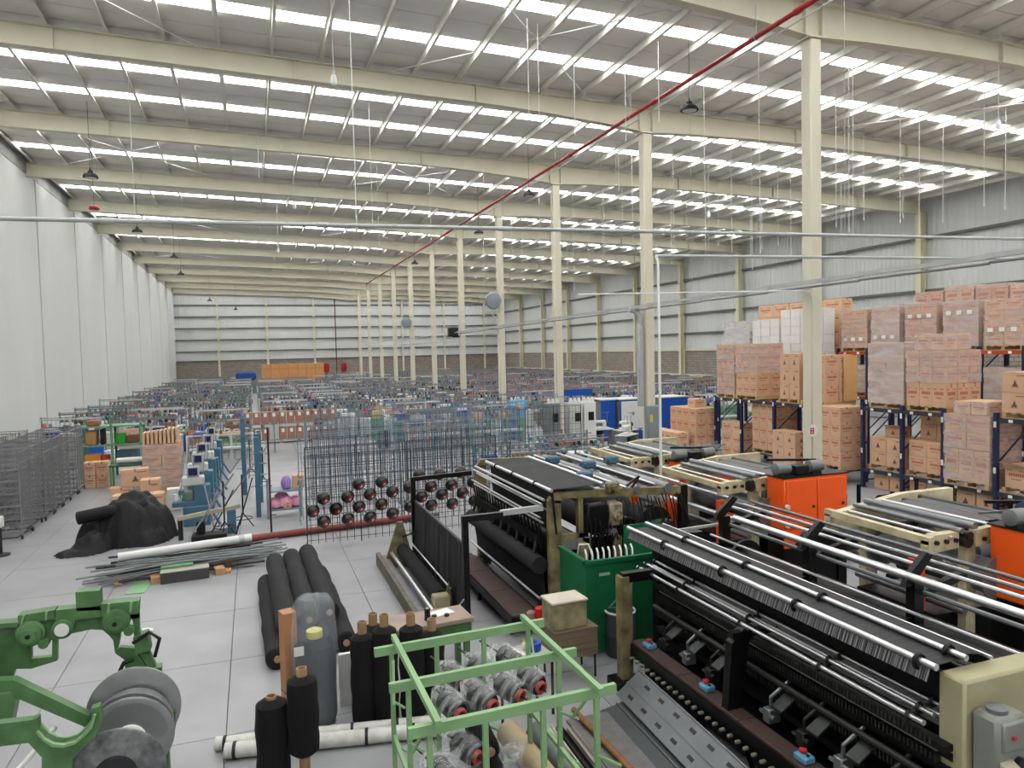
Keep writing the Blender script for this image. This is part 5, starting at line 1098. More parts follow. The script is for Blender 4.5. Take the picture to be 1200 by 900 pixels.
# third row, only tops in view
rack(21.2, 22.3, [11.0, 13.6, 16.2, 18.8], lambda a, b: (4.5,), 4.6, 'navy pallet rack against the right wall, third row', M_orb)
for k in range(7):
    wrapped(21.25, 11.1+1.08*k, 4.5, 1.0, 1.02, 1.32+.05*(k % 3), f'film wrapped carton load in the rearmost row before the right wall, {("first", "second", "third", "fourth", "fifth", "sixth", "seventh")[6-k]} from the left', 2, 2, 2, 'pale' if k % 2 else 'red')
# white cartons behind the left rack
rack(18.6, 19.7, [20.6, 22.4, 24.2, 26.0], lambda a, b: (2.3,), 2.4, 'navy pallet rack carrying the white cartons', M_dkb)
WC = (.55, .52, .315)
stack(18.65, 20.65, 2.31, 2, 3, 10, WC, 'white', 'white stack nearest the column', 'white cartons behind the left rack', full=True)
stack(18.65, 22.30, 2.31, 1, 3, 9, WC, 'white', 'long stack behind pinkish load', 'white cartons behind the left rack')
wrapped(18.65, 24.0, 2.31, 1.1, 1.6, 2.85, 'load of white cartons in white film at the far end of the racks', 2, 3, 6, 'white', M_film3)
stack(20.2, 20.8, 2.31, 1, 5, 7, (.5, .92, .50), 'pale', 'long pile behind white cartons', 'long brown cartons behind the white ones')
solo(MB().box(0, .6, 0, 4.8, 2.2, 2.3).box(0, .08, 0, .08, 0, 2.2).box(.52, .6, 4.7, 4.78, 0, 2.2).box(0, .08, 4.7, 4.78, 0, 2.2).box(.52, .6, 0, .08, 0, 2.2), 'steel_stand', M_dkb, 'tall dark steel stand behind the white cartons', 'stand', None, (20.15, 20.75, 0))

# goods under the lowest beams
for k, (y, n) in enumerate([(15.0, 2), (13.8, 2), (12.4, 2), (11.0, 2)]):
    for q in range(2): carton(.5, .52, .40, 'logo', (16.75+.02*q, y+.56*q, 0), f'brown carton on the floor under the lowest beam, {ones[2*k+q]} from the left', 'cartons under the lowest rack beam')
# ---------------- left aisle, creels and the field of looms ----------------
M_wireg = mat('grey_wire', (.56, .56, .57), .4, .4, var=.2); M_wired = mat('dark_wire', (.26, .27, .28), .5, .3, var=.2); M_bluew = mat('steel_blue_paint', (.47, .53, .58), .5, var=.15)
M_sblu = mat('machine_blue_paint', (.27, .42, .51), .45, var=.14, scale=5); M_teal = mat('teal_paint', (.15, .45, .50), .5, var=.1); M_grn2 = mat('shelf_green', (.44, .60, .44), .5, var=.12)
M_lgrey = mat('machine_light_grey', (.74, .75, .74), .5, var=.08); M_mgrey = mat('machine_mid_grey', (.45, .47, .48), .5, var=.15); M_vivid = mat('vivid_blue', (.06, .30, .66), .45, var=.06)
M_wood = mat('raw_wood', (.70, .55, .38), .8, var=.15)
def bxo(name, m, x0, x1, y0, y1, z0, z1, par=None, b=0.):
    mb = MB(); mb.cbox(x0, x1, y0, y1, z0, z1, b) if b else mb.box(x0, x1, y0, y1, z0, z1); return mb.obj(name, m, par, False)
# wire trolleys
def trolley():
    t = thing('wire_trolley', 'x', 'trolley', (0, 0, 0), 0, 'wire trolleys parked along the left wall')
    for x in (0, 1.05):
        for y in (0, .85): MB().cyl((x, y, .1), (x, y, 2.1), .018, 6).obj('post', M_wireg, t); MB().cyl((x-.015, y, .05), (x+.015, y, .05), .05, 10).obj('castor', M_black, t)
    for z in (.2, .5, .8, 1.1, 1.4, 1.66):
        m = MB()
        for k in range(9): m.box(.13*k, .13*k+.01, 0, .85, z, z+.01)
        m.box(0, 1.05, -.01, .01, z-.015, z+.02).box(0, 1.05, .84, .86, z-.015, z+.02)
        for k in range(12): m.box(.09*k, .09*k+.008, -.006, .002, z, z+.2)
        tag(m.obj('wire_shelf', M_wireg, t, False), kind='stuff')
    m = MB()
    for k in range(9):
        m.box(-.006, .004, .1*k, .1*k+.008, .2, 2.06); m.box(1.05, 1.06, .1*k, .1*k+.008, .2, 2.06); m.box(.12*k, .12*k+.008, .845, .853, .2, 2.06)
    for z in (1.8, 2.06): m.box(0, 1.05, -.01, .01, z, z+.02).box(0, 1.05, .84, .86, z, z+.02).box(-.01, .01, 0, .85, z, z+.02).box(1.04, 1.06, 0, .85, z, z+.02)
    tag(m.obj('wire_side', M_wireg, t, False), kind='stuff')
    MB().box(0, .03, -.3, .9, .1, .13).box(1.02, 1.05, -.3, .9, .1, .13).box(0, 1.05, -.3, -.27, .1, .13).obj('base_frame', M_wired, t, False)
    return t
tr = None
for i in range(2):
    for k in range(7):
        lb = f'grey wire trolley, {ones[k]} from the front in the {"row nearest the aisle" if i else "row against the left wall"}'
        x, y = (-6.35 if i else -7.75)+rnd.uniform(-.05, .05), (20.0 if i else 19.3)+1.02*k
        if tr is None: tr = trolley(); o = tr; o.location = (x, y, 0)
        else: o = dup(tr, (x, y, 0), rnd.uniform(-.03, .03))
        o['label'] = lb
t = thing('barrier_post', 'dark floor post with white cap at the left picture edge', 'post', (-5.3, 18.5, 0)); MB().lathe([(.17, 0), (.17, .03), (.03, .05)], 16).obj('foot', M_dsteel, t); MB().cyl((0, 0, .04), (0, 0, .85), .03, 10).obj('pole', M_dsteel, t); MB().cbox(-.07, .07, -.07, .07, .62, .86, .02).obj('cap', M_white, t)
# heap of black cloth
def heap():
    n = 54; m = MB(); vs = []; fs = []; r2 = random.Random(4)
    bl = [(0, .1, 1.0, .85, 1.02), (-.75, .05, .75, .5, .62), (.55, .1, .6, .62, .74), (-.9, -.55, .55, .45, .35), (.0, .7, .8, .5, .95), (-1.2, -.85, .6, .28, .13), (.35, -.45, .6, .35, .42), (.5, .55, .4, .35, .5)]
    for j in range(n):
        for i in range(n):
            x = -2.1+3.5*i/(n-1); y = -1.4+3.1*j/(n-1); h = 0
            for cx, cy, rx, ry, hh in bl:
                d = ((x-cx)/rx)**2+((y-cy)/ry)**2
                if d < 1: h = max(h, hh*(1-d)**.5)
            if h > .02: h += (.035*sin(7*x+4*y+3*sin(3*y))+.03*sin(11*y-5*x+2*sin(4*x))+.018*sin(23*x+11*y))*min(1, h*3)
            vs.append((x+.03*sin(11*y), y+.03*sin(9*x), max(h, .0)))
    for j in range(n-1):
        for i in range(n-1):
            q = (j*n+i, j*n+i+1, (j+1)*n+i+1, (j+1)*n+i)
            if max(vs[k][2] for k in q) > .015: fs.append(q)
    return m.add(vs, fs)
solo(heap(), 'cloth_heap', mat('black_cloth_heap', (.045, .045, .052), .7, var=.5, scale=9, bump=.8, bscale=9), 'big heap of crumpled black cloth on the floor near the blue machines', 'cloth', None, (-2.75, 18.75, .002)).scale = (.78, 1, 1.05)
solo(MB().tube([(-1.2, .15, .62), (-.6, .1, .72), (-.1, .1, .7), (.2, .2, .8)], .15, 10), 'cloth_bundle', _mats['black_cloth_heap'], 'rolled end of black cloth sticking out of the heap', 'cloth', None, (-2.62, 18.4, .04))
# pile of rods with the white tube
t = thing('white_tube', 'long white tube lying across the pile of thin rods', 'tube', (-2.6, 15.75, .36)); MB().lathe_on((0, 0, 0), (2.45, .35, .04), [(.06, .01), (.06, 0), (.085, 0), (.085, 1), (.06, 1), (.06, .99)], 16).obj('tube_body', M_white, t); MB().cyl((2.2, .31, .035), (2.3, .33, .038), .09, 16).obj('collar', M_galv, t)
rb_ = MB().cyl((-1.5, 0, 0), (1.5, 0, 0), .016, 6).mesh('rod', M_mgrey); rb2 = MB().cyl((-1.3, 0, 0), (1.3, 0, 0), .022, 6).mesh('rod', M_dsteel)
for k in range(42):
    o = link('thin_rod', rb_ if k % 3 else rb2, None, (-1.35+rnd.uniform(-.35, .45), 15.55+rnd.uniform(-.45, .55), .05+.26*(k/42)), (0, rnd.uniform(-.03, .03), rnd.uniform(-.02, .30)))
    tag(o, ('thin grey' if k % 3 else 'thicker dark')+' steel rod in the loose pile below the white tube', 'rod', 'grey rods in the pile' if k % 3 else 'dark rods in the pile', 'thing')
for k, x in enumerate((-2.5, -.6)): solo(MB().cbox(-.06, .06, -.5, .5, 0, .05, .006), 'wooden_bearer', M_wood, 'wooden bearer under the '+('left' if k == 0 else 'right')+' end of the rod pile', 'timber', None, (x, 15.5, 0))
t = thing('dark_crate', 'long dark grey box in front of the rod pile', 'box', (-1.35, 14.95, 0), .08); bxo('body', mat('charcoal_board', (.27, .26, .26), .7, var=.15), -.42, .42, -.14, .14, 0, .2, t, .006); bxo('lid', mat('charcoal_lid', (.62, .62, .58), .6, var=.1), -.42, .42, -.14, .14, .2, .215, t)
for k, (x, y, z) in enumerate([(-1.86, 15.0, .0), (-.75, 15.1, 0)]): solo(MB().cbox(-.09, .09, -.12, .12, 0, .12, .006), 'wood_block', M_wood, 'small raw wood block at the '+('left' if k == 0 else 'right')+' end of the dark grey box', 'timber', None, (x, y, z), .2)
solo(MB().box(-.16, .16, -.36, .36, 0, .006), 'green_sheet', mat('pale_green_sheet', (.50, .66, .50), .6, var=.1), 'pale green sheet lying flat on the floor left of the dark box', 'sheet', None, (-2.1, 14.75, .003), -.1)
solo(MB().cbox(-.28, .28, -.12, .12, 0, .04, .004), 'green_sheet', mat('grass_green', (.40, .58, .40), .6, var=.1), 'small green board resting on top of the dark grey box', 'board', None, (-1.5, 15.15, .22), .08)
t = thing('floor_pipe', 'long red pipe lying on the floor behind the black rolls', 'pipe', (-.55, 17.3, .09)); MB().cyl((0, 0, 0), (4.6, .55, 0), .075, 14).obj('pipe_body', mat('dull_red', (.50, .23, .21), .5, var=.2), t); MB().cyl((0, .15, -.03), (4.9, .72, -.03), .045, 10).obj('grey_pipe', M_mgrey, t); MB().cyl((-.02, 0, 0), (.05, .006, 0), .085, 14).obj('pipe_collar', M_dsteel, t)
# cartons and shelf near the left wall
def pile(pts, where, group):
    for k, (x, y, z, dx, dy, dz, st, rz) in enumerate(pts): carton(dx, dy, dz, st, (x, y, z), f'{"white" if st == "white" else "brown"} carton, {ones[k]} counted upwards from the left, {where}', group, rz)
pile([(-5.35, 27, 0, .36, .5, .42, 'pale', 0), (-4.98, 27, 0, .36, .5, .42, 'red', 0), (-5.35, 27, .425, .36, .5, .42, 'pale', 0), (-4.98, 27, .425, .36, .5, .42, 'red', 0)], 'block of four beside the wire trolleys', 'block of four cartons by the trolleys')
pile([(-4.05, 23.7, 0, .62, .5, .45, 'logo', .1), (-3.75, 22.1, 0, .6, .45, .5, 'pale', -.1), (-3.0, 21.6, 0, .62, .5, .55, 'logo', .06), (-3.1, 22.6, 0, .5, .5, .8, 'logo', 0), (-3.75, 23.8, .455, .75, .45, .5, 'logo', .15), (-2.35, 21.9, 0, .35, .35, .6, 'white', .1)], 'loose group behind the black heap', 'loose cartons behind the black heap')
z = pallet(-3.4, 25.4, 0, 'wooden pallet under the wrapped stack topped with carton dividers', 1.15, 1.1)
wrapped(-3.38, 25.42, z, 1.1, 1.05, 1.35, 'film wrapped carton stack topped with upright carton dividers', 2, 2, 4, 'red')
t = thing('carton_dividers', 'row of upright brown carton dividers on the wrapped stack', 'cardboard', (-3.36, 25.5, z+1.37))
for k in range(9): bxo('divider', M_ctn2, .12*k, .12*k+.07, 0, .6, 0, .36+.015*k, t)
t = thing('storage_shelf', 'pale green storage shelf with boxes and bright bags near the left wall', 'shelf', (-5.8, 29.0, 0))
for x in (0, 1.0, 1.95):
    for y in (0, .8): bxo('post', M_grn2, x-.04, x+.04, y-.03, y+.03, 0, 1.95, t)
for zz in (.5, 1.15, 1.82): bxo('shelf_board', M_grn2, -.04, 1.99, -.03, .83, zz, zz+.05, t)
for k, (x, zz, w_, h_, col, nm, lb) in enumerate([(.15, 1.2, .35, .5, (.70, .52, .36), 'cardboard_box', 'small brown box on the upper board of the green shelf'), (.62, 1.2, .12, .55, (.10, .12, .18), 'folder', 'dark upright folder on the upper board of the green shelf'), (1.1, 1.2, .32, .35, (.18, .62, .20), 'green_bag', 'bright green bag on the upper board of the green shelf'), (1.45, 1.2, .4, .28, (.45, .3, .2), 'brown_box', 'dark brown box beside the bright green bag'),
        (.1, .55, .5, .3, (.86, .55, .22), 'orange_crate', 'orange crate on the middle board of the green shelf'), (.62, .55, .25, .25, (.75, .2, .16), 'red_bag', 'red bag beside the orange crate on the green shelf'), (1.1, .55, .7, .4, (.24, .36, .40), 'teal_box', 'dark teal box on the middle board of the green shelf'), (.2, 1.88, .4, .2, (.60, .38, .28), 'brown_bag', 'brown bag on top of the green shelf')]):
    solo(MB().cbox(0, w_, 0, .5, 0, h_, .03), nm, mat('goods_%d' % k, col, .6, var=.15), lb, nm.split('_')[-1], None, (-5.8+x, 29.1, zz+.002), .05*(k % 3-1))
t = thing('work_bench', 'green bench with a white roll between the cartons and the wrapped stack', 'bench', (-4.5, 26.4, 0)); bxo('top', mat('dark_green_top', (.22, .36, .26), .6), 0, 1.1, 0, .6, .72, .78, t, .006)
for x in (.04, 1.06):
    for y in (.04, .56): bxo('leg', M_grn2, x-.03, x+.03, y-.03, y+.03, 0, .72, t)
solo(MB().lathe_on((0, 0, 0), (.85, 0, 0), [(.03, -.01), (.10, 0), (.10, 1), (.03, 1.01)], 16), 'white_roll', M_white, 'white cloth roll lying on the green bench', 'fabric roll', None, (-4.3, 26.7, .882))
# blue machines along the aisle
def blue_machine(y, lb, h=1.5):
    t = thing('blue_machine', lb, 'machine', (-1.75, y, 0)); 
    bxo('base', M_sblu, 0, .62, 0, .9, 0, .5, t, .015); bxo('column', M_sblu, .25, .62, .1, .5, .5, h-.35, t, .015); bxo('tray', M_sblu, -.25, .3, .05, .8, .5, .62, t, .01)
    bxo('head', M_lgrey, -.02, .5, .08, .42, h-.35, h-.12, t, .03); bxo('screen', mat('dark_blue_screen', (.10, .12, .30), .3, var=0), .15, .36, .05, .08, h-.08, h+.1, t); bxo('screen_case', M_lgrey, .11, .40, .08, .13, h-.12, h+.14, t, .01)
    for x in (-.1, .15, .4): MB().cyl((x, .6, .62), (x+.1, .75, h+.35), .014, 6).obj('yarn_guide', M_wireg, t)
    for k in range(3): MB().lathe([(.03, 0), (.07, .01), (.045, .17), (.02, .18)], 12, Matrix.Translation((-.18+.2*k, .3, .62))).obj('yarn_cone', (M_white, mat('cone_green', (.16, .60, .2), .7), M_black)[k], t)
    m = MB()
    for k in range(7): m.tube([(.1+.06*k, .45, h-.3), (.12+.06*k, .62, h-.6), (.1+.07*k, .7, .6)], .01, 5)
    tag(m.obj('yarn_wires', M_wireg, t), kind='stuff'); MB().bar((.55, .2, .5), (.85, -.1, .02), .05).obj('stay', M_sblu, t, False)
    bxo('motor_case', M_mgrey, .02, .24, .15, .45, .62, .86, t, .02)
    return t
for k in range(6): blue_machine(19.6+1.7*k, f'steel blue yarn machine with a small screen, {ones[k]} from the front along the aisle', 1.35+.1*(k % 3))
for k, (x, y, a) in enumerate([(-.75, 18.2, .3), (-.35, 19.0, -.2), (.2, 24.5, .1), (-.2, 26.8, .3)]):
    t = thing('tripod_rack', f'thin grey tripod stand with slanting rods, {ones[k]} from the front in the aisle', 'stand', (x, y, 0), a)
    for q in range(3): MB().cyl((.25*cos(q*2.1), .25*sin(q*2.1), 0), (0, 0, .35), .013, 6).obj('leg', M_dsteel, t)
    MB().cyl((0, 0, .3), (0, 0, 1.3), .02, 8).obj('mast', M_dsteel, t); MB().bar((-.7, 0, .2), (.25, 0, 1.45), .03).obj('slanting_arm', M_wireg, t); MB().torus((0, 0, .22), .22, .012).obj('base_ring', M_dsteel, t)
for k, (x, y, h) in enumerate([(-.35, 23.4, 2.35), (.02, 20.0, 2.1), (.1, 22.0, 2.0)]):
    t = thing('blue_post_frame', f'tall steel blue post frame with wire holders, {("rear", "front", "middle")[k]} one beside the aisle', 'frame', (x, y, 0))
    bxo('post', M_sblu, -.06, .06, -.05, .05, 0, h, t); bxo('post', M_sblu, -.06, .06, .75, .85, 0, h, t)
    for z in (.3, 1.2, h-.1): bxo('rail', M_sblu, -.04, .04, .05, .75, z-.03, z+.03, t)
    for z in (.8, 1.1, 1.4, 1.7): MB().cyl((-.22, .1, z), (.22, .1, z), .014, 6).obj('holder', M_wireg, t)
t = thing('open_crate', 'low black crate on the floor behind the white tube', 'crate', (-1.45, 17.85, 0)); bxo('tray', M_black, 0, .75, 0, .45, 0, .14, t, .01); bxo('block', M_black, .1, .28, .2, .4, .14, .42, t, .01)
t = thing('cream_beam', 'dirty cream steel beam propped across the foot of the blue machines', 'beam', (-1.75, 18.25, .5)); MB().bar((0, 0, 0), (1.35, .3, .12), .09).obj('beam_body', mat('dirty_cream_steel', (.66, .63, .55), .6, var=.2), t, False); bxo('support', M_sblu, 1.05, 1.25, .15, .4, -.5, .05, t); bxo('support', M_dsteel, .0, .1, -.05, .05, -.5, -.04, t)
for k, (a, b) in enumerate([((-1.1, 18.0, .02), (-.55, 18.9, .95)), ((-.95, 18.3, .02), (-1.2, 19.0, 1.1)), ((-.5, 18.2, .02), (-.1, 19.0, 1.2)), ((-1.3, 18.5, .02), (-.9, 18.7, 1.0))]):
    solo(MB().cyl((0, 0, 0), Vector(b)-Vector(a), .018, 6), 'leaning_rod', M_wireg if k % 2 else M_dsteel, f'thin steel rod leaning at the foot of the blue machines, {ones[k]} of four', 'rod', None, a)
# shelf with pink bags
t = thing('packing_shelf', 'low steel blue packing shelf with pink bags and a carton', 'shelf', (.35, 19.6, 0))
for x in (-.1, .72):
    for y in (0, .6): bxo('post', M_bluew, x-.025, x+.025, y-.025, y+.025, 0, .95, t)
for z in (.2, .68): bxo('shelf_board', M_bluew, -.13, .75, -.03, .63, z, z+.035, t)
def lump(dx, dy, dz, seed, n=10):
    r2 = random.Random(seed); prof = []; vs = []; fs = []
    rings = [(.7, 0), (1, .15), (1.02, .5), (.85, .8), (.45, .98)]
    for r_, z in rings: vs += [(dx/2*r_*cos(2*pi*i/n)*(1+r2.uniform(-.12, .12)), dy/2*r_*sin(2*pi*i/n)*(1+r2.uniform(-.12, .12)), dz*z*(1+r2.uniform(-.08, .08))) for i in range(n)]
    for k in range(4): fs += [(k*n+i, k*n+(i+1) % n, (k+1)*n+(i+1) % n, (k+1)*n+i) for i in range(n)]
    fs += [tuple(range(n-1, -1, -1)), tuple(range(4*n, 5*n))]
    return MB().add(vs, fs)
M_pink = mat('pink_bag', (.90, .62, .74), .5, var=.12, scale=12); M_lil = mat('lilac_bag', (.62, .50, .78), .5, var=.12)
for k, (x, y, dx, dz) in enumerate([(.42, 19.85, .34, .26), (.70, 19.8, .36, .30), (.96, 19.9, .30, .27), (.60, 20.05, .4, .36)]): solo(lump(dx, .4, dz, k), 'pink_bag', M_pink, f'pink plastic bag of yarn on the low shelf, {("left", "middle", "right", "rear")[k]} one', 'bag', 'pink bags on the packing shelf', (x, y, .237))
solo(lump(.26, .3, .34, 9), 'lilac_bag', M_lil, 'lilac bag on the upper board of the packing shelf', 'bag', None, (.72, 19.85, .717)); carton(.3, .32, .34, 'logo', (.88, 19.75, .717), 'open brown carton beside the lilac bag on the packing shelf', None)
carton(.22, .2, .16, 'logo', (.62, 19.58, .236), 'small brown carton in front of the pink bags', None)
t = thing('floor_pole', 'tall thin dark pole standing on the floor left of the wire creel', 'pole', (.28, 17.75, 0)); MB().cyl((0, 0, 0), (0, 0, 2.55), .022, 8).obj('pole_tube', mat('dark_brown_steel', (.22, .16, .14), .5), t); MB().lathe([(.08, 0), (.08, .012), (.03, .02)], 12).obj('foot', M_dsteel, t); MB().cyl((0, -.05, .5), (.12, -.05, .5), .01, 6).obj('hook', M_dsteel, t)
# wire creels
def creel_panel(w, h, m1, nv, nh, name='wire_creel'):
    t = thing(name, 'x', 'creel', (0, 0, 0))
    for x in (0, w/2, w): bxo('post', m1, x-.011, x+.011, -.011, .011, 0, h, t)
    m = MB()
    for k in range(nv): x = w*(k+.5)/nv; m.cyl((x, -.03, 0.05), (x, -.03, h-.02*(k % 3)), .007, 4)
    tag(m.obj('upright_wire', m1, t, False), kind='stuff'); m = MB()
    for k in range(nh): z = .12+(h-.16)*k/(nh-1); m.cyl((0, .0, z), (w, .0, z), .006, 4)
    tag(m.obj('cross_wire', m1, t, False), kind='stuff')
    for x in (.0, w): MB().bar((x, -.3, .012), (x, .3, .012), .022).obj('foot', m1, t, False)
    MB().bar((0, 0, h), (w, 0, h), .016).obj('top_rail', m1, t, False)
    return t
cA = creel_panel(2.35, 2.0, M_wired, 15, 9); cB = creel_panel(2.35, 2.25, M_bluew, 16, 10)
first = {'A': cA, 'B': cB}; used = set(); ci = 0
rows_c = [(16.4, (1.0, 3.42), 'A'), (17.9, (1.1, 3.55), 'A'), (18.9, (1.0, 3.5), 'B'), (19.9, (1.4, 3.9), 'A'), (20.9, (1.3, 3.8), 'B'), (22, (1.5, 4.0), 'A'), (23.2, (1.5, 4.1, 6.7), 'B'), (24.7, (1.8, 4.3, 6.9), 'B'), (26, (2.0, 4.6, 7.2, 9.8), 'A'), (27.6, (2.2, 4.8, 7.4, 10.0), 'B'), (29.2, (2.4, 5.0, 7.6, 10.2), 'B')]
for r_, (y, xs, kd) in enumerate(rows_c):
    for q, x in enumerate(xs):
        lb = f'{"dark" if kd == "A" else "blue grey"} wire creel in the {ones[r_]} creel row, {ones[q]} from the left'
        if kd not in used: o = first[kd]; used.add(kd); o.location = (x, y, 0)
        else: o = dup(first[kd], (x, y, 0))
        o['label'] = lb; o['group'] = 'wire creels standing in rows'
def package():
    p = thing('yarn_package', 'x', 'yarn package', (0, 0, 0), 0, 'black yarn packages on the front wire creel')
    MB().lathe([(.03, -.02), (.10, -.005), (.145, .05), (.15, .10), (.13, .16), (.115, .178)], 20).obj('yarn', mat('glossy_black_yarn', (.03, .03, .032), .28, var=.1, spec=.6), p)
    MB().lathe([(.09, .175), (.086, .186), (.06, .19), (.03, .19)], 18).obj('core_plate', mat('dark_red_core', (.55, .24, .23), .5, var=.35, scale=18), p); MB().lathe([(.03, .186), (.03, .2), (.012, .202)], 10).obj('pin', M_white, p)
    MB().cyl((0, 0, -.12), (0, 0, .05), .012, 6).obj('holder', M_wired, p)
    return p
pts = [(1.08, .87), (1.3, .62), (1.31, 1.13), (1.57, .87), (1.57, .87), (1.82, .62), (1.83, 1.12), (2.07, .87), (2.08, 1.38), (2.31, .61), (2.32, 1.13), (2.57, .88), (2.59, 1.39), (2.81, .65), (2.82, 1.14), (3.21, 1.21), (3.22, .77), (3.44, 1.47), (3.49, .97), (3.71, .75), (3.71, 1.18), (3.92, 1.45), (3.96, .98), (4.19, 1.18), (4.2, .74), (4.42, 1.46), (4.45, .97), (4.71, 1.2), (4.73, .76), (4.91, 1.5), (4.98, 1.01)]
p0 = None
for k, (x, z) in enumerate(pts):
    if p0 is None: p0 = package(); o = p0
    else: o = dup(p0, (0, 0, 0))
    o.location = (x, 16.25, z); o.rotation_euler = (radians(122), 0, radians(34)); o['label'] = f'black yarn package with red core on the front creel, {nth(k+1)} from the left'
# shelf of bins
t = thing('bin_shelf', 'long low steel rack carrying two rows of labelled brown bins', 'shelf', (-.5, 33.0, 0))
for x in (0, 1.3, 2.6, 3.95):
    for y in (0, .55): bxo('post', M_wireg, x-.025, x+.025, y-.025, y+.025, 0, 2.0, t)
for z in (.55, 1.25): bxo('shelf_board', M_wireg, -.03, 3.98, -.03, .58, z, z+.04, t)
for r_, z in enumerate((.592, 1.292)):
    for k in range(11):
        if r_ == 0 and k in (0, 3): continue
        o = bxo('storage_bin', mat('bin_brown', (.62, .45, .37), .7, var=.1), 0, .31, 0, .45, 0, .50, None, .006); o.location = (-.42+.355*k, 32.98, z)
        bxo('label', M_label, .10, .22, -.006, -.001, .30, .46, o); tag(o, f'brown bin with white label, {ones[k]} from the left on the {"upper" if r_ else "lower"} rack board', 'bin', 'labelled bins on the rack', 'thing')
# blue and white enclosures by the second column
def booth(x0, x1, y, h, cols, lb):
    t = thing('machine_enclosure', lb, 'machine', (x0, y, 0)); n = len(cols)
    for k, c in enumerate(cols): bxo('panel', c, (x1-x0)*k/n+.01, (x1-x0)*(k+1)/n-.01, 0, .06, .05, h, t, .01)
    bxo('body', M_mgrey, 0.02, x1-x0-.02, .06, 1.4, .02, h-.05, t); bxo('top_rim', M_lgrey, -.02, x1-x0+.02, -.02, 1.42, h, h+.04, t)
    return t
booth(14.7, 15.45, 29.3, 1.85, [M_vivid], 'narrow vivid blue machine enclosure left of the white board')
b = booth(15.5, 16.75, 29.0, 1.85, [M_vivid], 'vivid blue machine enclosure with a big white board on it'); bxo('white_board', M_white, .05, 1.2, -.06, -.0, .55, 1.78, b, .01); bxo('white_board_mark', M_mgrey, .58, .68, -.066, -.06, 1.15, 1.3, b)
booth(17.2, 18.7, 28.4, 1.9, [M_vivid, M_vivid], 'wide vivid blue machine enclosure right of the second column')
solo(MB().box(0, 1.8, 0, .03, 0, .32).box(.02, .06, 0, .03, -1.86, 0).box(1.74, 1.78, 0, .03, -1.86, 0), 'blue_banner', M_vivid, 'long blue panel on two posts over the machines left of the second column', 'panel', None, (14.3, 33.0, 1.86))
for k, (x, c, lb) in enumerate([(12.1, M_lgrey, 'light grey tall machine cabinet just right of the third column'), (12.75, M_white, 'white tall machine cabinet with a black window'), (11.2, M_mgrey, 'mid grey tall machine cabinet left of the third column')]):
    t = thing('machine_cabinet', lb, 'cabinet', (x, 26.9+.1*k, 0)); bxo('body', c, 0, .56, 0, .6, .05, 2.0, t, .02); bxo('door', c, .03, .53, -.02, 0, .2, 1.9, t, .01); bxo('window', M_black, .2, .45, -.03, -.02, 1.25, 1.6, t); bxo('plinth', M_dsteel, .02, .54, .02, .58, 0, .05, t)
    for q in range(3): MB().lathe([(.05, 0), (.09, .02), (.05, .2)], 10, Matrix.Translation((.12+.18*q, .2, 2.0))).obj('yarn_cone', M_white, t)
for k, (x, y, lb) in enumerate([(13.4, 27.5, 'white sewing machine on a grey table beside the white cabinet'), (14.2, 26.6, 'white sewing machine on a grey table before the blue enclosures'), (15.4, 26.2, 'white sewing machine on a grey table left of the second column'), (16.6, 25.8, 'white sewing machine on a grey table right of the second column'), (13.6, 24.9, 'white sewing machine on a grey table nearest the second column')]):
    t = thing('sewing_machine', lb, 'sewing machine', (x, y, 0), .15*k)
    bxo('table_top', M_lgrey, 0, 1.0, 0, .55, .74, .78, t); bxo('machine_bed', M_white, .2, .8, .15, .4, .78, .86, t, .02); bxo('machine_arm', M_white, .2, .72, .2, .36, 1.02, 1.14, t, .03); bxo('machine_pillar', M_white, .6, .75, .2, .36, .86, 1.05, t, .03); bxo('motor', M_black, .3, .55, .1, .4, .45, .7, t, .03); MB().cyl((.76, .28, .98), (.82, .28, .98), .09, 14).obj('hand_wheel', M_dsteel, t)
    for q in (.05, .95): bxo('leg', M_mgrey, q-.03, q+.03, .05, .5, 0, .74, t)
    MB().cyl((.9, .45, .78), (.9, .45, 1.45), .012, 6).cyl((.7, .45, 1.45), (1.0, .45, 1.45), .01, 6).obj('thread_stand', M_wireg, t)
t = thing('cyan_machine', 'bright cyan machine column beside the fourth column', 'machine', (12.2, 33.9, 0)); M_cy = mat('cyan_paint', (.25, .62, .80), .45, var=.12)
bxo('column', M_cy, 0, .55, 0, .5, 0, 1.2, t, .02); bxo('head', M_cy, -.15, .7, -.05, .6, 1.2, 1.7, t, .04); bxo('guard', M_lgrey, .0, .5, -.1, -.05, 1.3, 1.6, t, .01)
for k in range(4): MB().lathe([(.04, 0), (.08, .02), (.04, .16)], 10, Matrix.Translation((-.05+.2*k, .2, 1.7))).obj('yarn_cone', M_white, t)
for k, dx in enumerate((-.45, .45)):
    t = thing('hose_cabinet', f'red fire hose cabinet on the {"left" if k == 0 else "right"} side of the fifth column', 'cabinet', (13.1+dx, 46.0, .2)); bxo('body', mat('fire_red', (.62, .10, .10), .45, var=.06), -.2, .2, -.15, .15, 0, 1.35, t, .01); bxo('door', _mats['fire_red'], -.17, .17, -.17, -.15, .05, 1.3, t, .008); bxo('foot', M_dsteel, -.18, .18, -.12, .12, -.2, 0, t)
t = thing('red_drum', 'red drum at the foot of the third column', 'drum', (12.75, 29.7, 0)); MB().lathe([(.2, 0), (.2, .28), (.21, .3), (.2, .32), (.2, .62)], 18).obj('body', mat('drum_red', (.66, .28, .30), .5, var=.12), t); MB().torus((0, 0, .62), .2, .014).obj('rim', M_wireg, t)

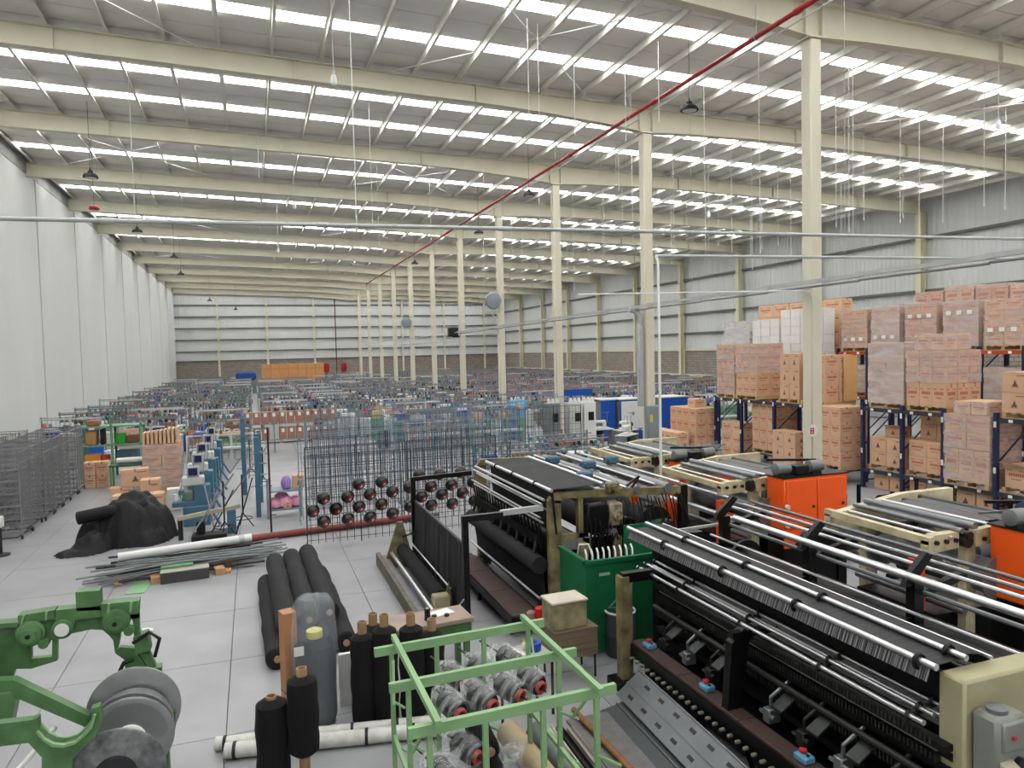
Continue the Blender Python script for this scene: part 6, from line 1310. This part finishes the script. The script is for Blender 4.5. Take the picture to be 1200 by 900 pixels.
# ---- field of looms ----
M_cones = {'white': M_white, 'black': M_black, 'blue': mat('cone_navy', (.12, .18, .36), .7, var=.2), 'salmon': mat('cone_salmon', (.82, .46, .36), .7, var=.15), 'grey': M_mgrey, 'green': mat('cone_teal', (.20, .48, .42), .7, var=.15), 'brown': mat('cone_brown', (.52, .36, .26), .7, var=.15), 'lilac': mat('cone_lilac', (.56, .50, .66), .7, var=.15)}
def loom(base, cone, kind, seed):
    r2 = random.Random(seed); t = thing('narrow_loom', 'x', 'loom', (0, 0, 0)); W, h = 2.4, 1.75+.08*(seed % 4)
    if kind == 0:
        bxo('base', base, 0, W, .2, .75, .12, .62, t, .02); bxo('table', M_lgrey, -.03, W+.03, .1, .85, .78, .83, t)
        for x in (0, W): bxo('side_frame', base, x-.06, x+.06, .1, .9, 0, .95, t, .015)
        for k in range(6): bxo('head', M_lgrey if seed % 2 else M_white, .1+.38*k, .34+.38*k, .2, .5, .83, 1.05+.04*(k % 2), t, .015)
    elif kind == 1:
        for k in range(3): bxo('cabinet', base if k != 1 else M_lgrey, .05+.8*k, .72+.8*k, .1, .8, .05, .95+.12*(k % 2), t, .02)
        bxo('screen', mat('dark_blue_screen', (.1, .12, .3)), .3, .55, -.02, .0, 1.15, 1.35, t); bxo('screen_post', M_mgrey, .4, .44, 0, .04, .9, 1.4, t)
        bxo('cover', M_white, .8, 1.5, .2, .7, 1.07, 1.25, t, .03)
    else:
        for x in (0, .8, 1.6, W): bxo('side_frame', base, x-.04, x+.04, .2, .7, 0, 1.15, t)
        for z in (.3, .7, 1.1): bxo('rail', base, 0, W, .4, .46, z, z+.07, t)
        m = MB()
        for k in range(10): m.bar((.1+.23*k, .1, .2), (.2+.23*k, .6, 1.1), .03)
        tag(m.obj('lever', M_mgrey, t, False), kind='stuff')
        bxo('roller', M_lgrey, .05, W-.05, .12, .26, .55, .69, t, .05)
    for x in (.05, W/2, W-.05): bxo('creel_post', M_bluew if seed % 3 == 0 else base if seed % 3 == 1 else M_wireg, x-.022, x+.022, 1.0, 1.04, 0, h, t)
    for z in (1.1, 1.45, h-.05): MB().cyl((0, 1.0, z), (W, 1.0, z), .016, 6).obj('creel_rail', M_mgrey, t)
    for q, z in enumerate((1.12, 1.47)):
        m = MB()
        for k in range(11):
            if r2.random() < .3: continue
            s_ = r2.uniform(.7, 1.25); m.use(r2.choice([0, 0, 1, 2, 3])).lathe([(.03*s_, 0), (.075*s_, .01), (.05*s_, .15*s_), (.02*s_, .16*s_)], 8, Matrix.Translation((.12+.215*k+r2.uniform(-.05, .05), .95, z)))
        tag(m.obj('yarn_cone', [M_cones[cone], M_cones[cone if q else ('white', cone, 'grey')[seed % 3]], M_cones[r2.choice(['brown', 'blue', 'black', 'salmon', 'green'])], M_cones[r2.choice(['grey', 'black', 'lilac', 'brown'])]], t), kind='stuff')
    for k in range(2): bxo('tray_box', r2.choice([M_ctn, M_vivid, M_mgrey, M_cones['brown'], M_cones['blue'], M_ctn2]), .2+1.1*k, .55+1.1*k+r2.uniform(0, .3), .55, .85, 1.02, 1.2+r2.uniform(0, .25), t)
    bxo('lamp_bar', M_mgrey if seed % 3 else M_lgrey, .1, W-.1, .5, .56, h-.12, h-.06, t); MB().bar((W/2, .53, h-.1), (W/2, 1.0, h-.1), .025).obj('lamp_arm', M_galv, t, False)
    m = MB()
    for k in range(14): m.tube([(.1+.165*k, 1.0, h-.05), (.15+.16*k, .6, 1.3), (.12+.165*k, .4, 1.0)], .006, 4)
    tag(m.obj('yarn_line', M_wireg, t, False), kind='stuff')
    return t
cb = [('grey', M_mgrey), ('steel blue', M_sblu), ('light grey', M_lgrey), ('green', M_grn2), ('teal', M_teal)]
protos = []
for k, (bi, cn, kd) in enumerate([(0, 'brown', 0), (1, 'grey', 2), (2, 'black', 1), (3, 'green', 0), (2, 'blue', 0), (0, 'salmon', 2), (4, 'white', 1), (0, 'black', 1), (2, 'brown', 2), (3, 'lilac', 2), (1, 'blue', 1)]):
    protos.append((loom(cb[bi][1], cn, kd, k), cb[bi][0], cn))
usedp = set(); ci = 0
y = 30.5; row = 0
while y < 99.5:
    x = -8.3; q = 0
    while x < 33.5:
        skip = (-1.0 < x+1.2 < .9 and y < 58) or (y < 34.5 and (x < -4.4 and y < 31.5 or -1.5 < x < 4.2)) or (abs(x+1.2-13.1) < 1.5 and abs(((y-14.45) % 7.93)) < 1.2 or abs(x+1.2-13.1) < 1.5 and abs(((y-14.45) % 7.93)-7.93) < .6) or (y < 35.5 and 9.8 < x < 20) or (y < 27)
        skip = skip or (y > 84 and -1 < x < 9)
        if not skip:
            far_right = x > 12
            i = rnd.choice([5, 5, 5, 10, 3, 7, 8, 4]) if (far_right and y > 42) else rnd.choice([0, 1, 2, 4, 2, 0, 6, 8, 3, 10, 9])
            p, bn, cn = protos[i]; q += 1
            lb = f'{bn} loom with {cn} cones, {nth(q)} from the left wall in the {nth(row+1)} row'
            if i not in usedp: usedp.add(i); o = p; o.location = (x, y, 0)
            else: o = dup(p, (x, y, 0), rnd.choice([0, 0, 0, pi]) and 0)
            o['label'] = lb; o['group'] = 'looms in the big field'
        x += 2.9
    y += 3.05; row += 1
# steel blue looms behind the black machines
for k, (x, y, i) in enumerate([(6.4, 17.4, 1), (8.9, 16.9, 2), (6.6, 19.2, 10), (9.1, 19.0, 1), (8.9, 21.3, 2), (9.2, 23.2, 1), (6.6, 21.4, 1), (11.3, 18.2, 1)]):
    dup(protos[i][0], (x, y, 0), 0, f'low {protos[i][1]} loom behind the black machines, {ones[k]} of the loose group', 'looms behind the black machines', (1, 1, .66))
# loose cartons and goods on and between the looms
goods = [((.70, .52, .38), 'brown carton', 'carton'), ((.90, .90, .90), 'white box', 'box'), ((.85, .75, .18), 'yellow crate', 'crate'), ((.12, .35, .70), 'blue crate', 'crate'), ((.75, .25, .15), 'red crate', 'crate'), ((.20, .55, .30), 'green bag', 'bag'), ((.12, .14, .22), 'navy sack', 'sack'), ((.84, .48, .22), 'orange crate', 'crate')]
gm = [MB().cbox(-.25, .25, -.22, .22, 0, .4, .02).mesh('body', mat('loose_goods_%d' % k, g[0], .7, var=.12)) for k, g in enumerate(goods)]; gl = [MB().box(-.24, .24, -.21, .21, .40, .415).mesh('lid', mat('loose_goods_%d' % k, g[0])) for k, g in enumerate(goods)]
rg = random.Random(21)
for k in range(280):
    yy = 32.4+3.05*rg.choice([0, 0, 1, 1, 2, 2, 3, 3, 4, 5, 6, 7, 8, 9, 10, 12, 14, 16, 18, 20])+rg.uniform(-.35, .35); xx = rg.uniform(-8, 13+.22*yy); i = rg.choice([0, 0, 0, 1, 1, 2, 3, 4, 5, 6, 6, 7])
    if -1.2 < xx < 1.7 or abs(xx-13.1) < .6: continue
    t = thing(goods[i][1].replace(' ', '_'), f'{goods[i][1]} among the looms, {nth(k % 56+1)} of the {("first", "second", "third", "fourth", "fifth", "sixth")[k//56]} batch', goods[i][2], (xx, yy, .0), rg.uniform(-.3, .3), 'loose goods among the looms')
    h = rg.uniform(1.2, 3.0)
    link('body', gm[i], t).scale.z = h; link('lid', gl[i], t).scale.z = h
# cartons by the back wall
for k, (x, y, z, nx, nz, st) in enumerate([(1.0, 88.0, 0, 5, 3, 'pale')]):
    z = 0
    for i in range(7):
        for j in range(3):
            o = bxo('big_carton', mat('far_carton', (.76, .55, .36), .8, var=.1), 0, .98, 0, 1.0, 0, 1.08, None, .01); o.location = (1.0+i, 88.0+(.25 if j == 2 else 0), 1.085*j)
            bxo('seam', M_tape, .02, .96, -.006, -.0, .52, .56, o); tag(o, f'large carton at the back wall, {ones[i]} from the left in the {lay_w[j]} layer', 'carton', 'large cartons at the back wall', 'thing')
for k, (x, lb) in enumerate([(9.0, 'red plastic barrel near the back wall, left one'), (11.2, 'red plastic barrel near the back wall, right one')]):
    t = thing('red_barrel', lb, 'barrel', (x, 96.0, 2.0)); MB().lathe([(.3, 0), (.36, .3), (.36, .8), (.3, 1.1)], 14).obj('body', _mats['fire_red'], t); MB().cyl((0, 0, -2.0), (0, 0, 0), .2, 10).obj('pedestal', M_mgrey, t)
t = thing('standpipe', 'thin dark red standpipe rising along the back wall', 'pipe', (10.9, 101.5, 0)); MB().cyl((0, 0, 0), (0, 0, 11.8), .07, 8).obj('riser', mat('dark_pipe', (.36, .22, .20), .5), t); MB().torus((0, 0, 3.4), .12, .03).obj('flange', M_redpipe, t)
solo(MB().cbox(-1.1, 1.1, -.3, .3, 0, 1.0, .2), 'blue_tarp', mat('blue_tarp', (.16, .28, .55), .6, var=.15), 'blue tarpaulin bundle at the left end of the far cartons', 'tarp', None, (-.7, 88, 1.502))
solo(MB().box(-1.1, 1.1, -.4, .4, 0, 1.5), 'storage_block', M_mgrey, 'grey crate block under the blue tarpaulin by the far cartons', 'crate', None, (-.7, 88, 0))
